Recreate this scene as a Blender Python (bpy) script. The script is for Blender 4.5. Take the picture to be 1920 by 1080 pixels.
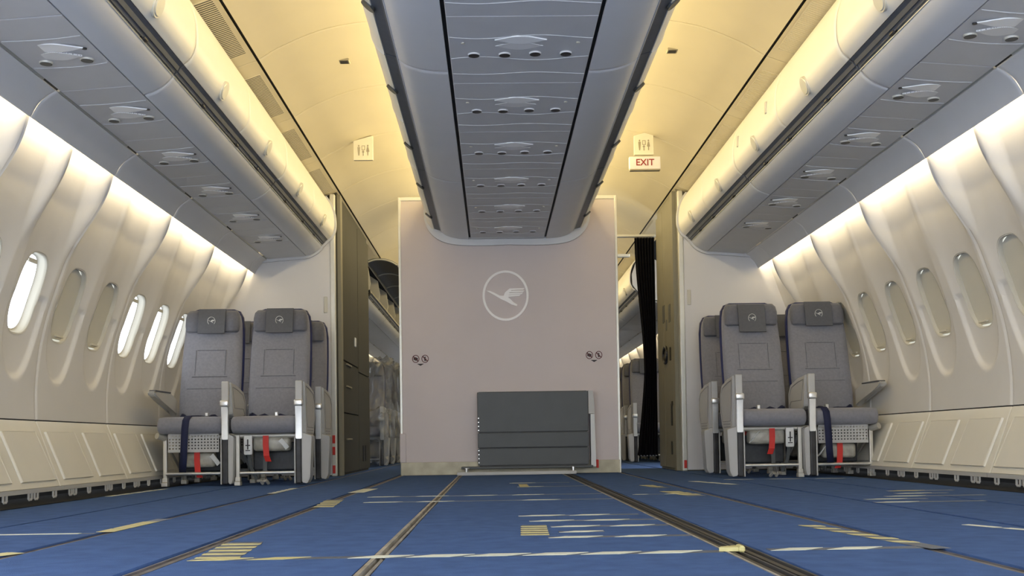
import bpy, bmesh, math, random
from mathutils import Vector, Matrix
random.seed(7)
for o in list(bpy.data.objects): bpy.data.objects.remove(o)
SC = bpy.context.scene
COL = SC.collection
XC = 0.14          # cabin centre line; the camera stands at x = 0
CAMZ = 0.28
# ------------------------------------------------------------------ camera
F = 2000.0
PPX, PPY = 960.0, 760.0
VPX, VPY = 926.0, 828.0
cam = bpy.data.cameras.new('camera'); cam_o = bpy.data.objects.new('camera', cam); COL.objects.link(cam_o)
cam.sensor_width = 36; cam.lens = F/1920*36; cam.shift_y = (PPY-540)/1920; cam.shift_x = (960-PPX)/1920
yc = Vector(((VPX-PPX)/F, -(VPY-PPY)/F, -1)).normalized()
up = Vector((-0.014, 1, 0)); zc = (up - up.dot(yc)*yc).normalized(); xc = yc.cross(zc)
M = Matrix((xc, yc, zc)).to_4x4(); M.translation = Vector((0, 0, CAMZ))
cam_o.matrix_world = M; cam.clip_start = 0.02; cam.clip_end = 200
SC.camera = cam_o
# ------------------------------------------------------------------ light and exposure
SC.view_settings.view_transform = 'Standard'; SC.view_settings.look = 'None'
SC.view_settings.gamma = 1; SC.view_settings.use_curve_mapping = False
SC.view_settings.exposure = 0.0
W = bpy.data.worlds.new('world'); SC.world = W; W.use_nodes = True
W.node_tree.nodes['Background'].inputs[0].default_value = (0.86, 0.92, 1.0, 1)
W.node_tree.nodes['Background'].inputs[1].default_value = 6.0
def area(name, loc, direction, sx, sy, power, col, spread=180):
    l = bpy.data.lights.new(name, 'AREA'); l.shape = 'RECTANGLE'; l.size = sx; l.size_y = sy
    l.energy = power; l.color = col; l.spread = math.radians(spread)
    o = bpy.data.objects.new(name, l); COL.objects.link(o)
    d = Vector(direction).normalized()
    z = -d; y = Vector((0, 1, 0)); x = y.cross(z).normalized()
    m = Matrix((x, y, z)).transposed().to_4x4(); m.translation = Vector(loc); o.matrix_world = m
    return o
WARM = (1.0, 0.79, 0.40); WASH = (1.0, 0.83, 0.54); COOL = (0.80, 0.88, 1.0)
for s in (-1, 1):
    # cove lamp lying on top of the centre bins, washing the aisle ceiling and the doors of the side bins
    area('cove_lamp_light', (XC+s*0.60, 4.6, 2.50), (s*1.0, 0, -0.12), 0.06, 12.0, 76, WARM)
    area('cove_lamp_light', (XC+s*0.60, 18.5, 2.50), (s*1.0, 0, 0.30), 0.06, 15.0, 75, WARM)
    # lamp behind the light cover, washing the wall panels
    area('wall_wash_light', (XC+s*2.185, 4.3, 1.835), (s*1.0, 0, -0.25), 0.035, 10.0, 36, WASH)
    area('wall_wash_light', (XC+s*2.19, 19.0, 1.835), (s*1.0, 0, -0.25), 0.035, 14.0, 26, WASH)
# added cool fill for the left seats, standing in for an assumed open door
area('cool_fill_light', (2.65, -0.9, 1.2), (-1, 0.95, 0), 1.9, 1.1, 260, (0.66, 0.76, 1.0), 52)
# ------------------------------------------------------------------ materials
MATS = {}
def mat(name, col, rough=0.5, metal=0.0, noise=0.0, nscale=30.0, bump=0.0, bscale=200.0, spec=0.5, trans=0.0, alpha=1.0, emit=None, coat=0.0, sheen=0.0):
    m = bpy.data.materials.new(name); m.use_nodes = True; nt = m.node_tree; b = nt.nodes['Principled BSDF']
    b.inputs['Base Color'].default_value = (*col, 1); b.inputs['Roughness'].default_value = rough
    b.inputs['Metallic'].default_value = metal; b.inputs['Specular IOR Level'].default_value = spec
    b.inputs['Transmission Weight'].default_value = trans; b.inputs['Alpha'].default_value = alpha
    b.inputs['Coat Weight'].default_value = coat; b.inputs['Sheen Weight'].default_value = sheen
    if emit: b.inputs['Emission Color'].default_value = (*emit[:3], 1); b.inputs['Emission Strength'].default_value = emit[3]
    tc = nt.nodes.new('ShaderNodeTexCoord')
    if noise > 0:
        n = nt.nodes.new('ShaderNodeTexNoise'); n.inputs['Scale'].default_value = nscale; n.inputs['Detail'].default_value = 5
        nt.links.new(tc.outputs['Object'], n.inputs['Vector'])
        r = nt.nodes.new('ShaderNodeMapRange'); r.inputs[1].default_value = 0.25; r.inputs[2].default_value = 0.75
        r.inputs[3].default_value = 1-noise; r.inputs[4].default_value = 1+noise
        nt.links.new(n.outputs['Fac'], r.inputs[0])
        mx = nt.nodes.new('ShaderNodeVectorMath'); mx.operation = 'SCALE'; mx.inputs[0].default_value = col
        nt.links.new(r.outputs[0], mx.inputs['Scale']); nt.links.new(mx.outputs[0], b.inputs['Base Color'])
    if bump > 0:
        n2 = nt.nodes.new('ShaderNodeTexNoise'); n2.inputs['Scale'].default_value = bscale; n2.inputs['Detail'].default_value = 3
        nt.links.new(tc.outputs['Object'], n2.inputs['Vector'])
        bp = nt.nodes.new('ShaderNodeBump'); bp.inputs['Strength'].default_value = bump; bp.inputs['Distance'].default_value = 0.002
        nt.links.new(n2.outputs['Fac'], bp.inputs['Height']); nt.links.new(bp.outputs[0], b.inputs['Normal'])
    MATS[name] = m
    return m
wall_m   = mat('wall_plastic', (0.67, 0.65, 0.615), 0.45, noise=0.03, nscale=3, bump=0.15, bscale=300)
dado_m   = mat('dado_plastic', (0.70, 0.67, 0.58), 0.5, noise=0.03, nscale=4, bump=0.15, bscale=300)
bin_m    = mat('bin_plastic', (0.66, 0.67, 0.69), 0.42, noise=0.02, nscale=5, bump=0.12, bscale=350)
cov_m    = mat('light_cover_plastic', (0.72, 0.72, 0.72), 0.4, noise=0.02, nscale=5, bump=0.1)
psu_m    = mat('service_panel_plastic', (0.54, 0.55, 0.57), 0.42, noise=0.03, nscale=6, bump=0.12, bscale=350)
door_m   = mat('bin_door_plastic', (0.84, 0.82, 0.75), 0.38, noise=0.02, nscale=4, bump=0.1)
chan_m   = mat('grip_channel_plastic', (0.09, 0.10, 0.12), 0.45, noise=0.1, nscale=20)
ceil_m   = mat('ceiling_plastic', (0.66, 0.60, 0.45), 0.5, noise=0.03, nscale=3, bump=0.1)
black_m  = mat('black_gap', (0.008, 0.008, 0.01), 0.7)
dark_m   = mat('dark_metal', (0.035, 0.037, 0.04), 0.5, 0.3, noise=0.3, nscale=30)
hull_m   = mat('hull_insulation', (0.02, 0.02, 0.02), 0.9, noise=0.3, nscale=8, bump=0.5, bscale=30)
part_m   = mat('partition_laminate', (0.62, 0.55, 0.535), 0.55, noise=0.02, nscale=3, bump=0.25, bscale=500)
blk_m    = mat('bulkhead_laminate', (0.70, 0.69, 0.69), 0.5, noise=0.02, nscale=3, bump=0.2, bscale=500)
trim_m   = mat('trim_aluminium', (0.68, 0.67, 0.60), 0.35, 0.3, noise=0.04, nscale=20)
kick_m   = mat('kick_plate_metal', (0.38, 0.34, 0.24), 0.45, 0.3, noise=0.25, nscale=9)
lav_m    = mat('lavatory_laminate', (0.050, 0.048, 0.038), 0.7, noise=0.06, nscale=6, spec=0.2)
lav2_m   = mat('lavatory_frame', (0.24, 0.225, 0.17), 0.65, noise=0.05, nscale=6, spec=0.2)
carpet_m = mat('blue_carpet', (0.058, 0.108, 0.250), 0.95, noise=0.16, nscale=14, bump=0.9, bscale=420, spec=0.1)
rail_m   = mat('seat_rail_metal', (0.36, 0.34, 0.30), 0.45, 0.5, noise=0.45, nscale=12)
railg_m  = mat('worn_rail_grey', (0.13, 0.12, 0.125), 0.45, 0.4, noise=0.5, nscale=14)
raild_m  = mat('rail_cover_dark', (0.028, 0.027, 0.028), 0.45, 0.2, noise=0.5, nscale=14)
tapew_m  = mat('tape_white', (0.60, 0.62, 0.52), 0.5, noise=0.12, nscale=40)
film_m   = mat('tape_film', (0.055, 0.08, 0.13), 0.35, noise=0.2, nscale=20)
tapey_m  = mat('tape_yellow', (0.52, 0.46, 0.20), 0.5, noise=0.15, nscale=40)
shade_m  = mat('window_shade_plastic', (0.60, 0.58, 0.50), 0.5, noise=0.02, nscale=5)
frame_m  = mat('window_frame_plastic', (0.52, 0.50, 0.43), 0.85, spec=0.15)
fab_m    = mat('seat_fabric', (0.225, 0.225, 0.255), 0.9, noise=0.10, nscale=60, bump=0.6, bscale=500, sheen=0.3, spec=0.2)
head_m   = mat('headrest_fabric', (0.13, 0.135, 0.16), 0.85, noise=0.10, nscale=60, bump=0.5, bscale=500, sheen=0.25, spec=0.2)
cover_m  = mat('headrest_cover_leather', (0.085, 0.09, 0.105), 0.6, noise=0.08, nscale=60, bump=0.3)
navy_m   = mat('navy_trim', (0.012, 0.018, 0.085), 0.6)
belt_m   = mat('belt_webbing', (0.008, 0.012, 0.05), 0.75, bump=0.5, bscale=600)
seatp_m  = mat('seat_plastic', (0.46, 0.455, 0.44), 0.42, noise=0.03, nscale=8)
seatd_m  = mat('seat_plastic_line', (0.25, 0.25, 0.25), 0.5)
metal_m  = mat('satin_aluminium', (0.74, 0.73, 0.70), 0.3, 0.75, noise=0.05, nscale=20)
leg_m    = mat('seat_leg_metal', (0.60, 0.57, 0.50), 0.4, 0.5, noise=0.05, nscale=20)
red_m    = mat('red_strap', (0.60, 0.03, 0.02), 0.6)
pouch_m  = mat('life_vest_pouch', (0.42, 0.40, 0.34), 0.25, noise=0.3, nscale=18, bump=0.8, bscale=60, alpha=0.85)
label_m  = mat('white_label', (0.62, 0.63, 0.62), 0.4)
ink_m    = mat('black_ink', (0.03, 0.025, 0.03), 0.6)
ringink_m = mat('ring_ink', (0.10, 0.02, 0.02), 0.6)
redink_m = mat('red_ink', (0.30, 0.03, 0.03), 0.6)
logo_m   = mat('embossed_silver', (0.86, 0.83, 0.80), 0.45, 0.1)
curt_m   = mat('black_curtain', (0.008, 0.008, 0.010), 0.95, noise=0.2, nscale=40, bump=0.4, spec=0.1)
slate_m  = mat('slate_panel', (0.050, 0.055, 0.054), 0.45, noise=0.08, nscale=6, bump=0.2, bscale=300)
sign_m   = mat('sign_plastic', (0.80, 0.76, 0.60), 0.4)
signw_m  = mat('exit_sign_plastic', (0.82, 0.78, 0.74), 0.4)
icon_m   = mat('sign_icon', (0.34, 0.30, 0.20), 0.5)
lens_m   = mat('lamp_lens', (0.88, 0.90, 0.92), 0.3)
glass_m  = mat('window_glass', (1, 1, 1), 0.02, alpha=0.06)
wrap_m   = mat('plastic_wrap', (0.22, 0.24, 0.27), 0.14, bump=1.0, bscale=24, alpha=0.45, spec=1.0)
def dot_material(name, base, dotc, scale, size=0.32, axes='XY'):
    m = bpy.data.materials.new(name); m.use_nodes = True; nt = m.node_tree; b = nt.nodes['Principled BSDF']; b.inputs['Roughness'].default_value = 0.4
    tc = nt.nodes.new('ShaderNodeTexCoord'); v = nt.nodes.new('ShaderNodeTexVoronoi'); v.inputs['Scale'].default_value = scale; v.inputs['Randomness'].default_value = 0.0
    nt.links.new(tc.outputs['Object'], v.inputs['Vector'])
    c = nt.nodes.new('ShaderNodeMath'); c.operation = 'LESS_THAN'; c.inputs[1].default_value = size; nt.links.new(v.outputs['Distance'], c.inputs[0])
    mx = nt.nodes.new('ShaderNodeMix'); mx.data_type = 'RGBA'; mx.inputs[6].default_value = (*base, 1); mx.inputs[7].default_value = (*dotc, 1)
    nt.links.new(c.outputs[0], mx.inputs[0]); nt.links.new(mx.outputs[2], b.inputs['Base Color'])
    return m
spk_m = dot_material('speaker_perforation', (0.72, 0.73, 0.74), (0.22, 0.23, 0.25), 120)
# ------------------------------------------------------------------ mesh helpers
def link(o, parent=None):
    COL.objects.link(o)
    if parent is not None: o.parent = parent
    return o
def empty(name, loc, label=None, cat=None, group=None, kind=None, rotz=0):
    o = bpy.data.objects.new(name, None); o.empty_display_size = 0.1; COL.objects.link(o)
    o.location = loc; o.rotation_euler = (0, 0, rotz); tag(o, label, cat, group, kind); return o
def tag(o, label=None, cat=None, group=None, kind=None):
    if label: o['label'] = label
    if cat: o['category'] = cat
    if group: o['group'] = group
    if kind: o['kind'] = kind
    return o
def world_off(p):
    v = Vector((0, 0, 0))
    while p is not None: v += p.location; p = p.parent
    return v
def part(name, bm, m, parent=None, smooth=False, origin=None, kind=None, normals=True, angle=None):
    """bm is in world coordinates; the object is placed so it appears where it was built."""
    base = world_off(parent)
    org = Vector(origin) if origin is not None else base
    bmesh.ops.translate(bm, verts=bm.verts, vec=-org)
    if normals: bmesh.ops.recalc_face_normals(bm, faces=bm.faces)
    me = bpy.data.meshes.new(name); bm.to_mesh(me); bm.free()
    me.materials.append(m)
    if smooth:
        for p in me.polygons: p.use_smooth = True
        if angle: me.set_sharp_from_angle(angle=math.radians(angle))
    o = bpy.data.objects.new(name, me); link(o, parent); o.location = org - base
    if kind: o['kind'] = kind
    return o
def B(): return bmesh.new()
def box(bm, x0, x1, y0, y1, z0, z1, bev=0.0, seg=2):
    r = bmesh.ops.create_cube(bm, size=1.0); vs = r['verts']
    for v in vs: v.co = Vector(((x0+x1)/2+v.co.x*(x1-x0), (y0+y1)/2+v.co.y*(y1-y0), (z0+z1)/2+v.co.z*(z1-z0)))
    if bev > 0:
        es = list({e for v in vs for e in v.link_edges})
        bmesh.ops.bevel(bm, geom=es, offset=bev, segments=seg, affect='EDGES', profile=0.5)
    return bm
def prism(bm, pts, a0, a1, axis='y'):
    """extrude a closed 2D polygon; axis y: pts are (x,z); axis x: pts (y,z); axis z: pts (x,y)"""
    def P(p, a):
        if axis == 'y': return (p[0], a, p[1])
        if axis == 'x': return (a, p[0], p[1])
        return (p[0], p[1], a)
    v0 = [bm.verts.new(P(p, a0)) for p in pts]; v1 = [bm.verts.new(P(p, a1)) for p in pts]
    n = len(pts)
    for i in range(n): bm.faces.new((v0[i], v0[(i+1) % n], v1[(i+1) % n], v1[i]))
    bm.faces.new(v0[::-1]); bm.faces.new(v1)
    return bm
def cyl(bm, p0, p1, r0, r1=None, seg=12, caps=True):
    r1 = r0 if r1 is None else r1
    p0 = Vector(p0); p1 = Vector(p1); d = (p1-p0).normalized()
    a = d.orthogonal().normalized(); b = d.cross(a)
    A = [bm.verts.new(p0+(a*math.cos(t)+b*math.sin(t))*r0) for t in [2*math.pi*i/seg for i in range(seg)]]
    C = [bm.verts.new(p1+(a*math.cos(t)+b*math.sin(t))*r1) for t in [2*math.pi*i/seg for i in range(seg)]]
    for i in range(seg): bm.faces.new((A[i], A[(i+1) % seg], C[(i+1) % seg], C[i]))
    if caps: bm.faces.new(A[::-1]); bm.faces.new(C)
    return bm
def path_tube(bm, pts, r, seg=8):
    rings = []
    for i, p in enumerate(pts):
        p = Vector(p); q0 = Vector(pts[max(0, i-1)]); q1 = Vector(pts[min(len(pts)-1, i+1)]); d = (q1-q0).normalized()
        a = d.cross(Vector((0, 0, 1)));
        if a.length < 1e-3: a = d.cross(Vector((1, 0, 0)))
        a.normalize(); b = d.cross(a)
        rings.append([bm.verts.new(p+(a*math.cos(t)+b*math.sin(t))*r) for t in [2*math.pi*k/seg for k in range(seg)]])
    for i in range(len(rings)-1):
        for k in range(seg): bm.faces.new((rings[i][k], rings[i][(k+1) % seg], rings[i+1][(k+1) % seg], rings[i+1][k]))
    bm.faces.new(rings[0][::-1]); bm.faces.new(rings[-1]); return bm
def ribbon(bm, pts, wvec, t=0.002):
    """a strap: pts is the centre line, wvec the half-width vector"""
    w = Vector(wvec); rows = []
    for i, p in enumerate(pts):
        p = Vector(p); q0 = Vector(pts[max(0, i-1)]); q1 = Vector(pts[min(len(pts)-1, i+1)])
        n = (q1-q0).cross(w).normalized()*t
        rows.append([bm.verts.new(p-w+n), bm.verts.new(p+w+n), bm.verts.new(p+w-n), bm.verts.new(p-w-n)])
    for i in range(len(rows)-1):
        for k in range(4): bm.faces.new((rows[i][k], rows[i][(k+1) % 4], rows[i+1][(k+1) % 4], rows[i+1][k]))
    bm.faces.new(rows[0][::-1]); bm.faces.new(rows[-1]); return bm
def catmull(P, n=6):
    out = []
    for i in range(len(P)-1):
        p0 = Vector(P[max(0, i-1)]); p1 = Vector(P[i]); p2 = Vector(P[i+1]); p3 = Vector(P[min(len(P)-1, i+2)])
        for k in range(n):
            t = k/n
            out.append(0.5*((2*p1)+(-p0+p2)*t+(2*p0-5*p1+4*p2-p3)*t*t+(-p0+3*p1-3*p2+p3)*t**3))
    out.append(Vector(P[-1])); return [tuple(v) for v in out]
def skin(bm, prof, y0, y1, side, thick=0.012, edge=0.004):
    """a shell panel swept along y from an (offset, z) profile, with a thickness away from the cabin and softened ends"""
    pts = [Vector((p[0], p[1])) for p in prof]; n = len(pts); nor = []
    for i in range(n):
        d = (pts[min(n-1, i+1)]-pts[max(0, i-1)]).normalized(); nor.append(Vector((d.y, -d.x)))
    if nor[n//2].dot(Vector((1, 1))) < 0: nor = [-v for v in nor]
    def X(p): return XC+side*p.x
    rows = []
    e3 = min(edge*4, (y1-y0)*0.3)
    for (y, k) in ((y0, 0.6), (y0+edge, 0.0), (y0+e3, 0.0), (y1-e3, 0.0), (y1-edge, 0.0), (y1, 0.6)):
        rows.append([bm.verts.new((X(pts[i]+nor[i]*edge*k), y, (pts[i]+nor[i]*edge*k).y)) for i in range(n)])
    for j in range(5):
        for i in range(n-1): bm.faces.new((rows[j][i], rows[j][i+1], rows[j+1][i+1], rows[j+1][i]))
    back = []
    for y in (y0, y1): back.append([bm.verts.new((X(pts[i]+nor[i]*thick), y, (pts[i]+nor[i]*thick).y)) for i in range(n)])
    for i in range(n-1):
        bm.faces.new((back[0][i], back[0][i+1], back[1][i+1], back[1][i]))
        bm.faces.new((rows[0][i], rows[0][i+1], back[0][i+1], back[0][i])); bm.faces.new((rows[5][i], rows[5][i+1], back[1][i+1], back[1][i]))
    for i in (0, n-1):
        bm.faces.new((rows[0][i], back[0][i], back[1][i], rows[5][i], rows[4][i], rows[3][i], rows[2][i], rows[1][i]))
    return bm
def ell(cx, cz, rx, rz, n=28, a0=0.0): return [(cx+rx*math.cos(a0+2*math.pi*i/n), cz+rz*math.sin(a0+2*math.pi*i/n)) for i in range(n)]
def ring_xz(bm, cx, cz, rx, rz, w, y0, y1, n=40):
    o = ell(cx, cz, rx, rz, n); i_ = ell(cx, cz, rx-w, rz-w, n)
    V = [[bm.verts.new((p[0], y, p[1])) for p in c] for c in (o, i_) for y in (y0, y1)]
    o0, o1, i0, i1 = V
    for k in range(n):
        j = (k+1) % n
        bm.faces.new((o0[k], o0[j], o1[j], o1[k])); bm.faces.new((i0[k], i1[k], i1[j], i0[j]))
        bm.faces.new((o0[k], i0[k], i0[j], o0[j])); bm.faces.new((o1[k], o1[j], i1[j], i1[k]))
    return bm
def copy_tree(o, loc=None, parent=None):
    c = o.copy(); COL.objects.link(c)
    if parent is not None: c.parent = parent
    if loc is not None: c.location = loc
    for ch in list(o.children): copy_tree(ch, None, c)
    return c
SIDE = {-1: 'left', 1: 'right'}
YR, YF = -1.6, 26.0            # the cabin runs from behind the camera to far beyond the partition
# ------------------------------------------------------------------ floor
fl = part('floor', box(B(), XC-2.75, XC+2.75, YR, YF, -0.08, -0.022), raild_m); tag(fl, kind='structure')
# slots between the carpet strips: (x centre, width)
slots = [(-2.22, 0.02), (-1.75, 0.022), (-1.275, 0.042), (-0.805, 0.062), (-0.285, 0.040), (0.615, 0.092), (1.085, 0.052), (1.595, 0.026), (2.065, 0.022), (2.53, 0.02)]
xs = [XC-2.385]+[v for x, w in slots if XC-2.3 < x < XC+2.35 for v in (x-w/2, x+w/2)]+[XC+2.385]
for i in range(0, len(xs)-1, 2):
    bm = B(); n = 46; x0, x1 = xs[i], xs[i+1]
    # edges slightly frayed
    L = [(x0+random.uniform(-.003, .003), YR+(YF-YR)*(k/n)**1.0) for k in range(n+1)]; R = [(x1+random.uniform(-.003, .003), YR+(YF-YR)*(k/n)) for k in range(n+1)]
    tl = [bm.verts.new((a, b, 0)) for a, b in L]; tr = [bm.verts.new((a, b, 0)) for a, b in R]
    bl = [bm.verts.new((a, b, -0.024)) for a, b in L]; br = [bm.verts.new((a, b, -0.024)) for a, b in R]
    for k in range(n):
        bm.faces.new((tl[k], tr[k], tr[k+1], tl[k+1])); bm.faces.new((tl[k], tl[k+1], bl[k+1], bl[k])); bm.faces.new((tr[k], br[k], br[k+1], tr[k+1]))
    part('carpet_strip', bm, carpet_m, fl, normals=True)
def rail(xc, w, m, hi=-0.008, name='seat_rail', y0=YR, y1=YF):
    bm = B(); h = w/2
    prism(bm, [(xc-h, -0.022), (xc+h, -0.022), (xc+h, hi), (xc+h*0.45, hi+0.002), (xc+h*0.3, hi-0.009), (xc-h*0.3, hi-0.009), (xc-h*0.45, hi+0.002), (xc-h, hi)], y0, y1)
    part(name, bm, m, fl)
for x, w in slots:
    if w >= 0.03 and w < 0.08: rail(x, w*0.62, rail_m if -0.5 < x < 0.5 else railg_m, -0.004)
    elif w >= 0.08:
        for q in (-0.021, 0.021): rail(x+q, 0.036, raild_m, -0.001)
        bm = B(); box(bm, x-0.048, x-0.042, YR, 9.0, -0.02, 0.002); part('rail_edge', bm, rail_m, fl)
bm = B(); box(bm, -0.302, -0.291, YR, 9.0, -0.02, 0.001); part('rail_edge', bm, rail_m, fl)
# ------------------------------------------------------------------ side walls
PROF = catmull([(2.63, 0.435), (2.632, 0.60), (2.612, 0.80), (2.573, 0.98), (2.522, 1.14), (2.467, 1.30), (2.405, 1.47), (2.352, 1.62), (2.313, 1.74), (2.28, 1.85), (2.25, 1.95)], 8)
arc = [0.0]
for i in range(1, len(PROF)): arc.append(arc[-1]+math.hypot(PROF[i][0]-PROF[i-1][0], PROF[i][1]-PROF[i-1][1]))
def prof_at(s):
    s = max(0, min(arc[-1], s))
    for i in range(1, len(arc)):
        if s <= arc[i]+1e-9:
            t = (s-arc[i-1])/(arc[i]-arc[i-1]); p, q = PROF[i-1], PROF[i]
            d = Vector((q[0]-p[0], q[1]-p[1])).normalized()
            return p[0]+(q[0]-p[0])*t, p[1]+(q[1]-p[1])*t, Vector((d.y, -d.x))
def s_of_z(z):
    for i in range(1, len(PROF)):
        if PROF[i][1] >= z: return arc[i-1]+(arc[i]-arc[i-1])*(z-PROF[i-1][1])/(PROF[i][1]-PROF[i-1][1])
    return arc[-1]
def sstep(a, b, x):
    t = max(0, min(1, (x-a)/(b-a))); return t*t*(3-2*t)
WZ = 1.085; S_C = s_of_z(WZ); HW, HH = 0.138, 0.215; PITCH = 1.066; HP = PITCH/4
S_LOW = s_of_z(0.64)
BD = 0.030
def relief(yl, s, strong=False):
    """depth of the shell behind its outermost skin, yl is measured from the panel centre"""
    d = 0.0
    for c in (-HP, HP):
        y = abs(yl-c)
        # tall oval basin below and around the window, running out softly above it
        if s < S_C: r = (abs(y/0.212)**2.2+abs((s-S_C)/(S_C-S_LOW))**2.2)**(1/2.2); k = 0.5*(1-min(1, r)**3)+0.5*(1-sstep(0.93, 1.0, r))
        else:
            u = sstep(S_C, S_C+0.45, s); r = min(1, y/(0.212+0.02*u)); k = (1-r**3.2)*(1-u)+(1-sstep(0.3, 1.0, r))*0.5*u
        d = max(d, BD*k)
    # ribs that reach in under the light cover: strong at the panel seams, weak between the two windows
    up = sstep(S_C+0.18, S_C+0.70, s)
    y1 = abs(abs(yl)-PITCH/2); y2 = abs(yl)
    d -= 0.088*up*(1-sstep(0.010, 0.075+0.02*up, y1))
    d -= (0.076 if strong else 0.014)*up*(1-sstep(0.010, 0.070 if strong else 0.05, y2))
    return d
def wall_point(side, yc_, yl, s, extra=0.0, strong=False):
    o, z, n = prof_at(s); d = relief(yl, s, strong)+extra
    return Vector((XC+side*(o+n.x*d), yc_+yl, z+n.y*d))
def squircle_r(dy, ds): return (abs(dy/HW)**3.2+abs(ds/HH)**3.2)**(1/3.2)
def sidewall_mesh(side, strong=False):
    bm = B(); NY, NS = 96, 100; g = 0.0025
    ys = [-PITCH/2+g+(PITCH-2*g)*j/NY for j in range(NY+1)]; ss = [arc[-1]*i/NS for i in range(NS+1)]
    inside = {}
    for j, y in enumerate(ys):
        for i, s in enumerate(ss):
            c = HP if y > 0 else -HP; inside[j, i] = squircle_r(y-c, s-S_C) < 1
    V = {}
    for j, y in enumerate(ys):
        for i, s in enumerate(ss):
            yy, s2 = y, s
            if inside[j, i]:
                if all(inside.get((j+a, i+b), True) for a in (-1, 0, 1) for b in (-1, 0, 1)): continue
                c = HP if y > 0 else -HP; r = squircle_r(y-c, s-S_C); yy = c+(y-c)/r; s2 = S_C+(s-S_C)/r
            e = 0.010 if j in (0, NY) else 0.0
            V[j, i] = bm.verts.new(wall_point(side, 0, yy, s2, e, strong))
    for j in range(NY):
        for i in range(NS):
            q = [(j, i), (j+1, i), (j+1, i+1), (j, i+1)]
            if all(inside[k] for k in q) or any(k not in V for k in q): continue
            try: bm.faces.new([V[k] for k in q])
            except ValueError: pass
    return bm
def reveal_mesh(side, yc_):
    bm = B(); N = 48; rows = []
    for (k, dep) in ((1.035, -0.0005), (1.0, 0.003), (0.985, 0.015), (0.97, 0.030), (0.95, 0.038), (0.92, 0.042)):
        row = []
        for a in range(N):
            t = 2*math.pi*a/N; c, s_ = math.cos(t), math.sin(t); e = 2/3.2
            dy = HW*k*math.copysign(abs(c)**e, c); ds = HH*k*math.copysign(abs(s_)**e, s_)
            o, z, n = prof_at(S_C+ds); f = min(1, max(0, (dep-0.003)/0.02)); d = (relief(HP+dy, S_C+ds)-0.0015)*(1-f)+BD*f+max(0, dep)
            row.append(bm.verts.new((XC+side*(o+n.x*d), yc_+dy, z+n.y*d)))
        rows.append(row)
    for r in range(len(rows)-1):
        for a in range(N): bm.faces.new((rows[r][a], rows[r][(a+1) % N], rows[r+1][(a+1) % N], rows[r+1][a]))
    return bm
def oval_sheet(side, yc_, dep, k=0.96, s_from=-1.0, thick=0.003):
    bm = B(); N = 14; rows = []
    for i in range(N+1):
        u = s_from+(1-s_from)*i/N; ds = HH*k*u*0.999; hw = HW*k*(max(0, 1-abs(u*0.999)**3.2))**(1/3.2)
        o, z, n = prof_at(S_C+ds); row = []
        for j in range(7):
            dy = hw*(-1+2*j/6); row.append(bm.verts.new((XC+side*(o+n.x*(BD+dep)), yc_+dy, z+n.y*(BD+dep))))
        rows.append(row)
    for i in range(N):
        for j in range(6): bm.faces.new((rows[i][j], rows[i][j+1], rows[i+1][j+1], rows[i+1][j]))
    return bm
SEAM0 = {-1: 5.85, 1: 5.65}
VAL = catmull([(2.088, 1.884), (2.125, 1.862), (2.165, 1.824), (2.198, 1.766)], 5)
DADO = [(2.632, 0.428), (2.605, 0.36), (2.555, 0.22), (2.50, 0.075)]
walls = {}
def dado_point(side, t, out=0.0):
    i = min(2, int(t*3)); f = t*3-i; a, b = DADO[i], DADO[i+1]
    o = a[0]+(b[0]-a[0])*f; z = a[1]+(b[1]-a[1])*f; return XC+side*(o-out*0.94), z+out*0.34
def dado_mesh(side):
    bm = B(); h = PITCH/2-0.003
    skin(bm, DADO, -h, h, side, 0.02, 0.006); return bm
def raised_mesh(side, y0):
    """trapezoid pressed field with slanted sides and a bevelled rim"""
    bm = B(); w = PITCH/2; outer = []; 
    def quad(m, out):
        lo, hi = 0.93-m*0.5, 0.30+m*0.5
        return [(y0+0.045+m, hi), (y0+w-0.075-m, hi), (y0+w-0.03-m, lo), (y0+0.045+m*1.4+0.03, lo)]
    rows = []
    for m, out in ((0.0, 0.0003), (0.003, 0.008), (0.009, 0.0115), (0.016, 0.0095)):
        r = []
        for y, t in quad(m, out):
            x, z = dado_point(side, t, out); r.append(bm.verts.new((x, y, z)))
        rows.append(r)
    for a in range(3):
        for k in range(4): bm.faces.new((rows[a][k], rows[a][(k+1) % 4], rows[a+1][(k+1) % 4], rows[a+1][k]))
    bm.faces.new(rows[-1]); return bm
wn = 1
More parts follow.
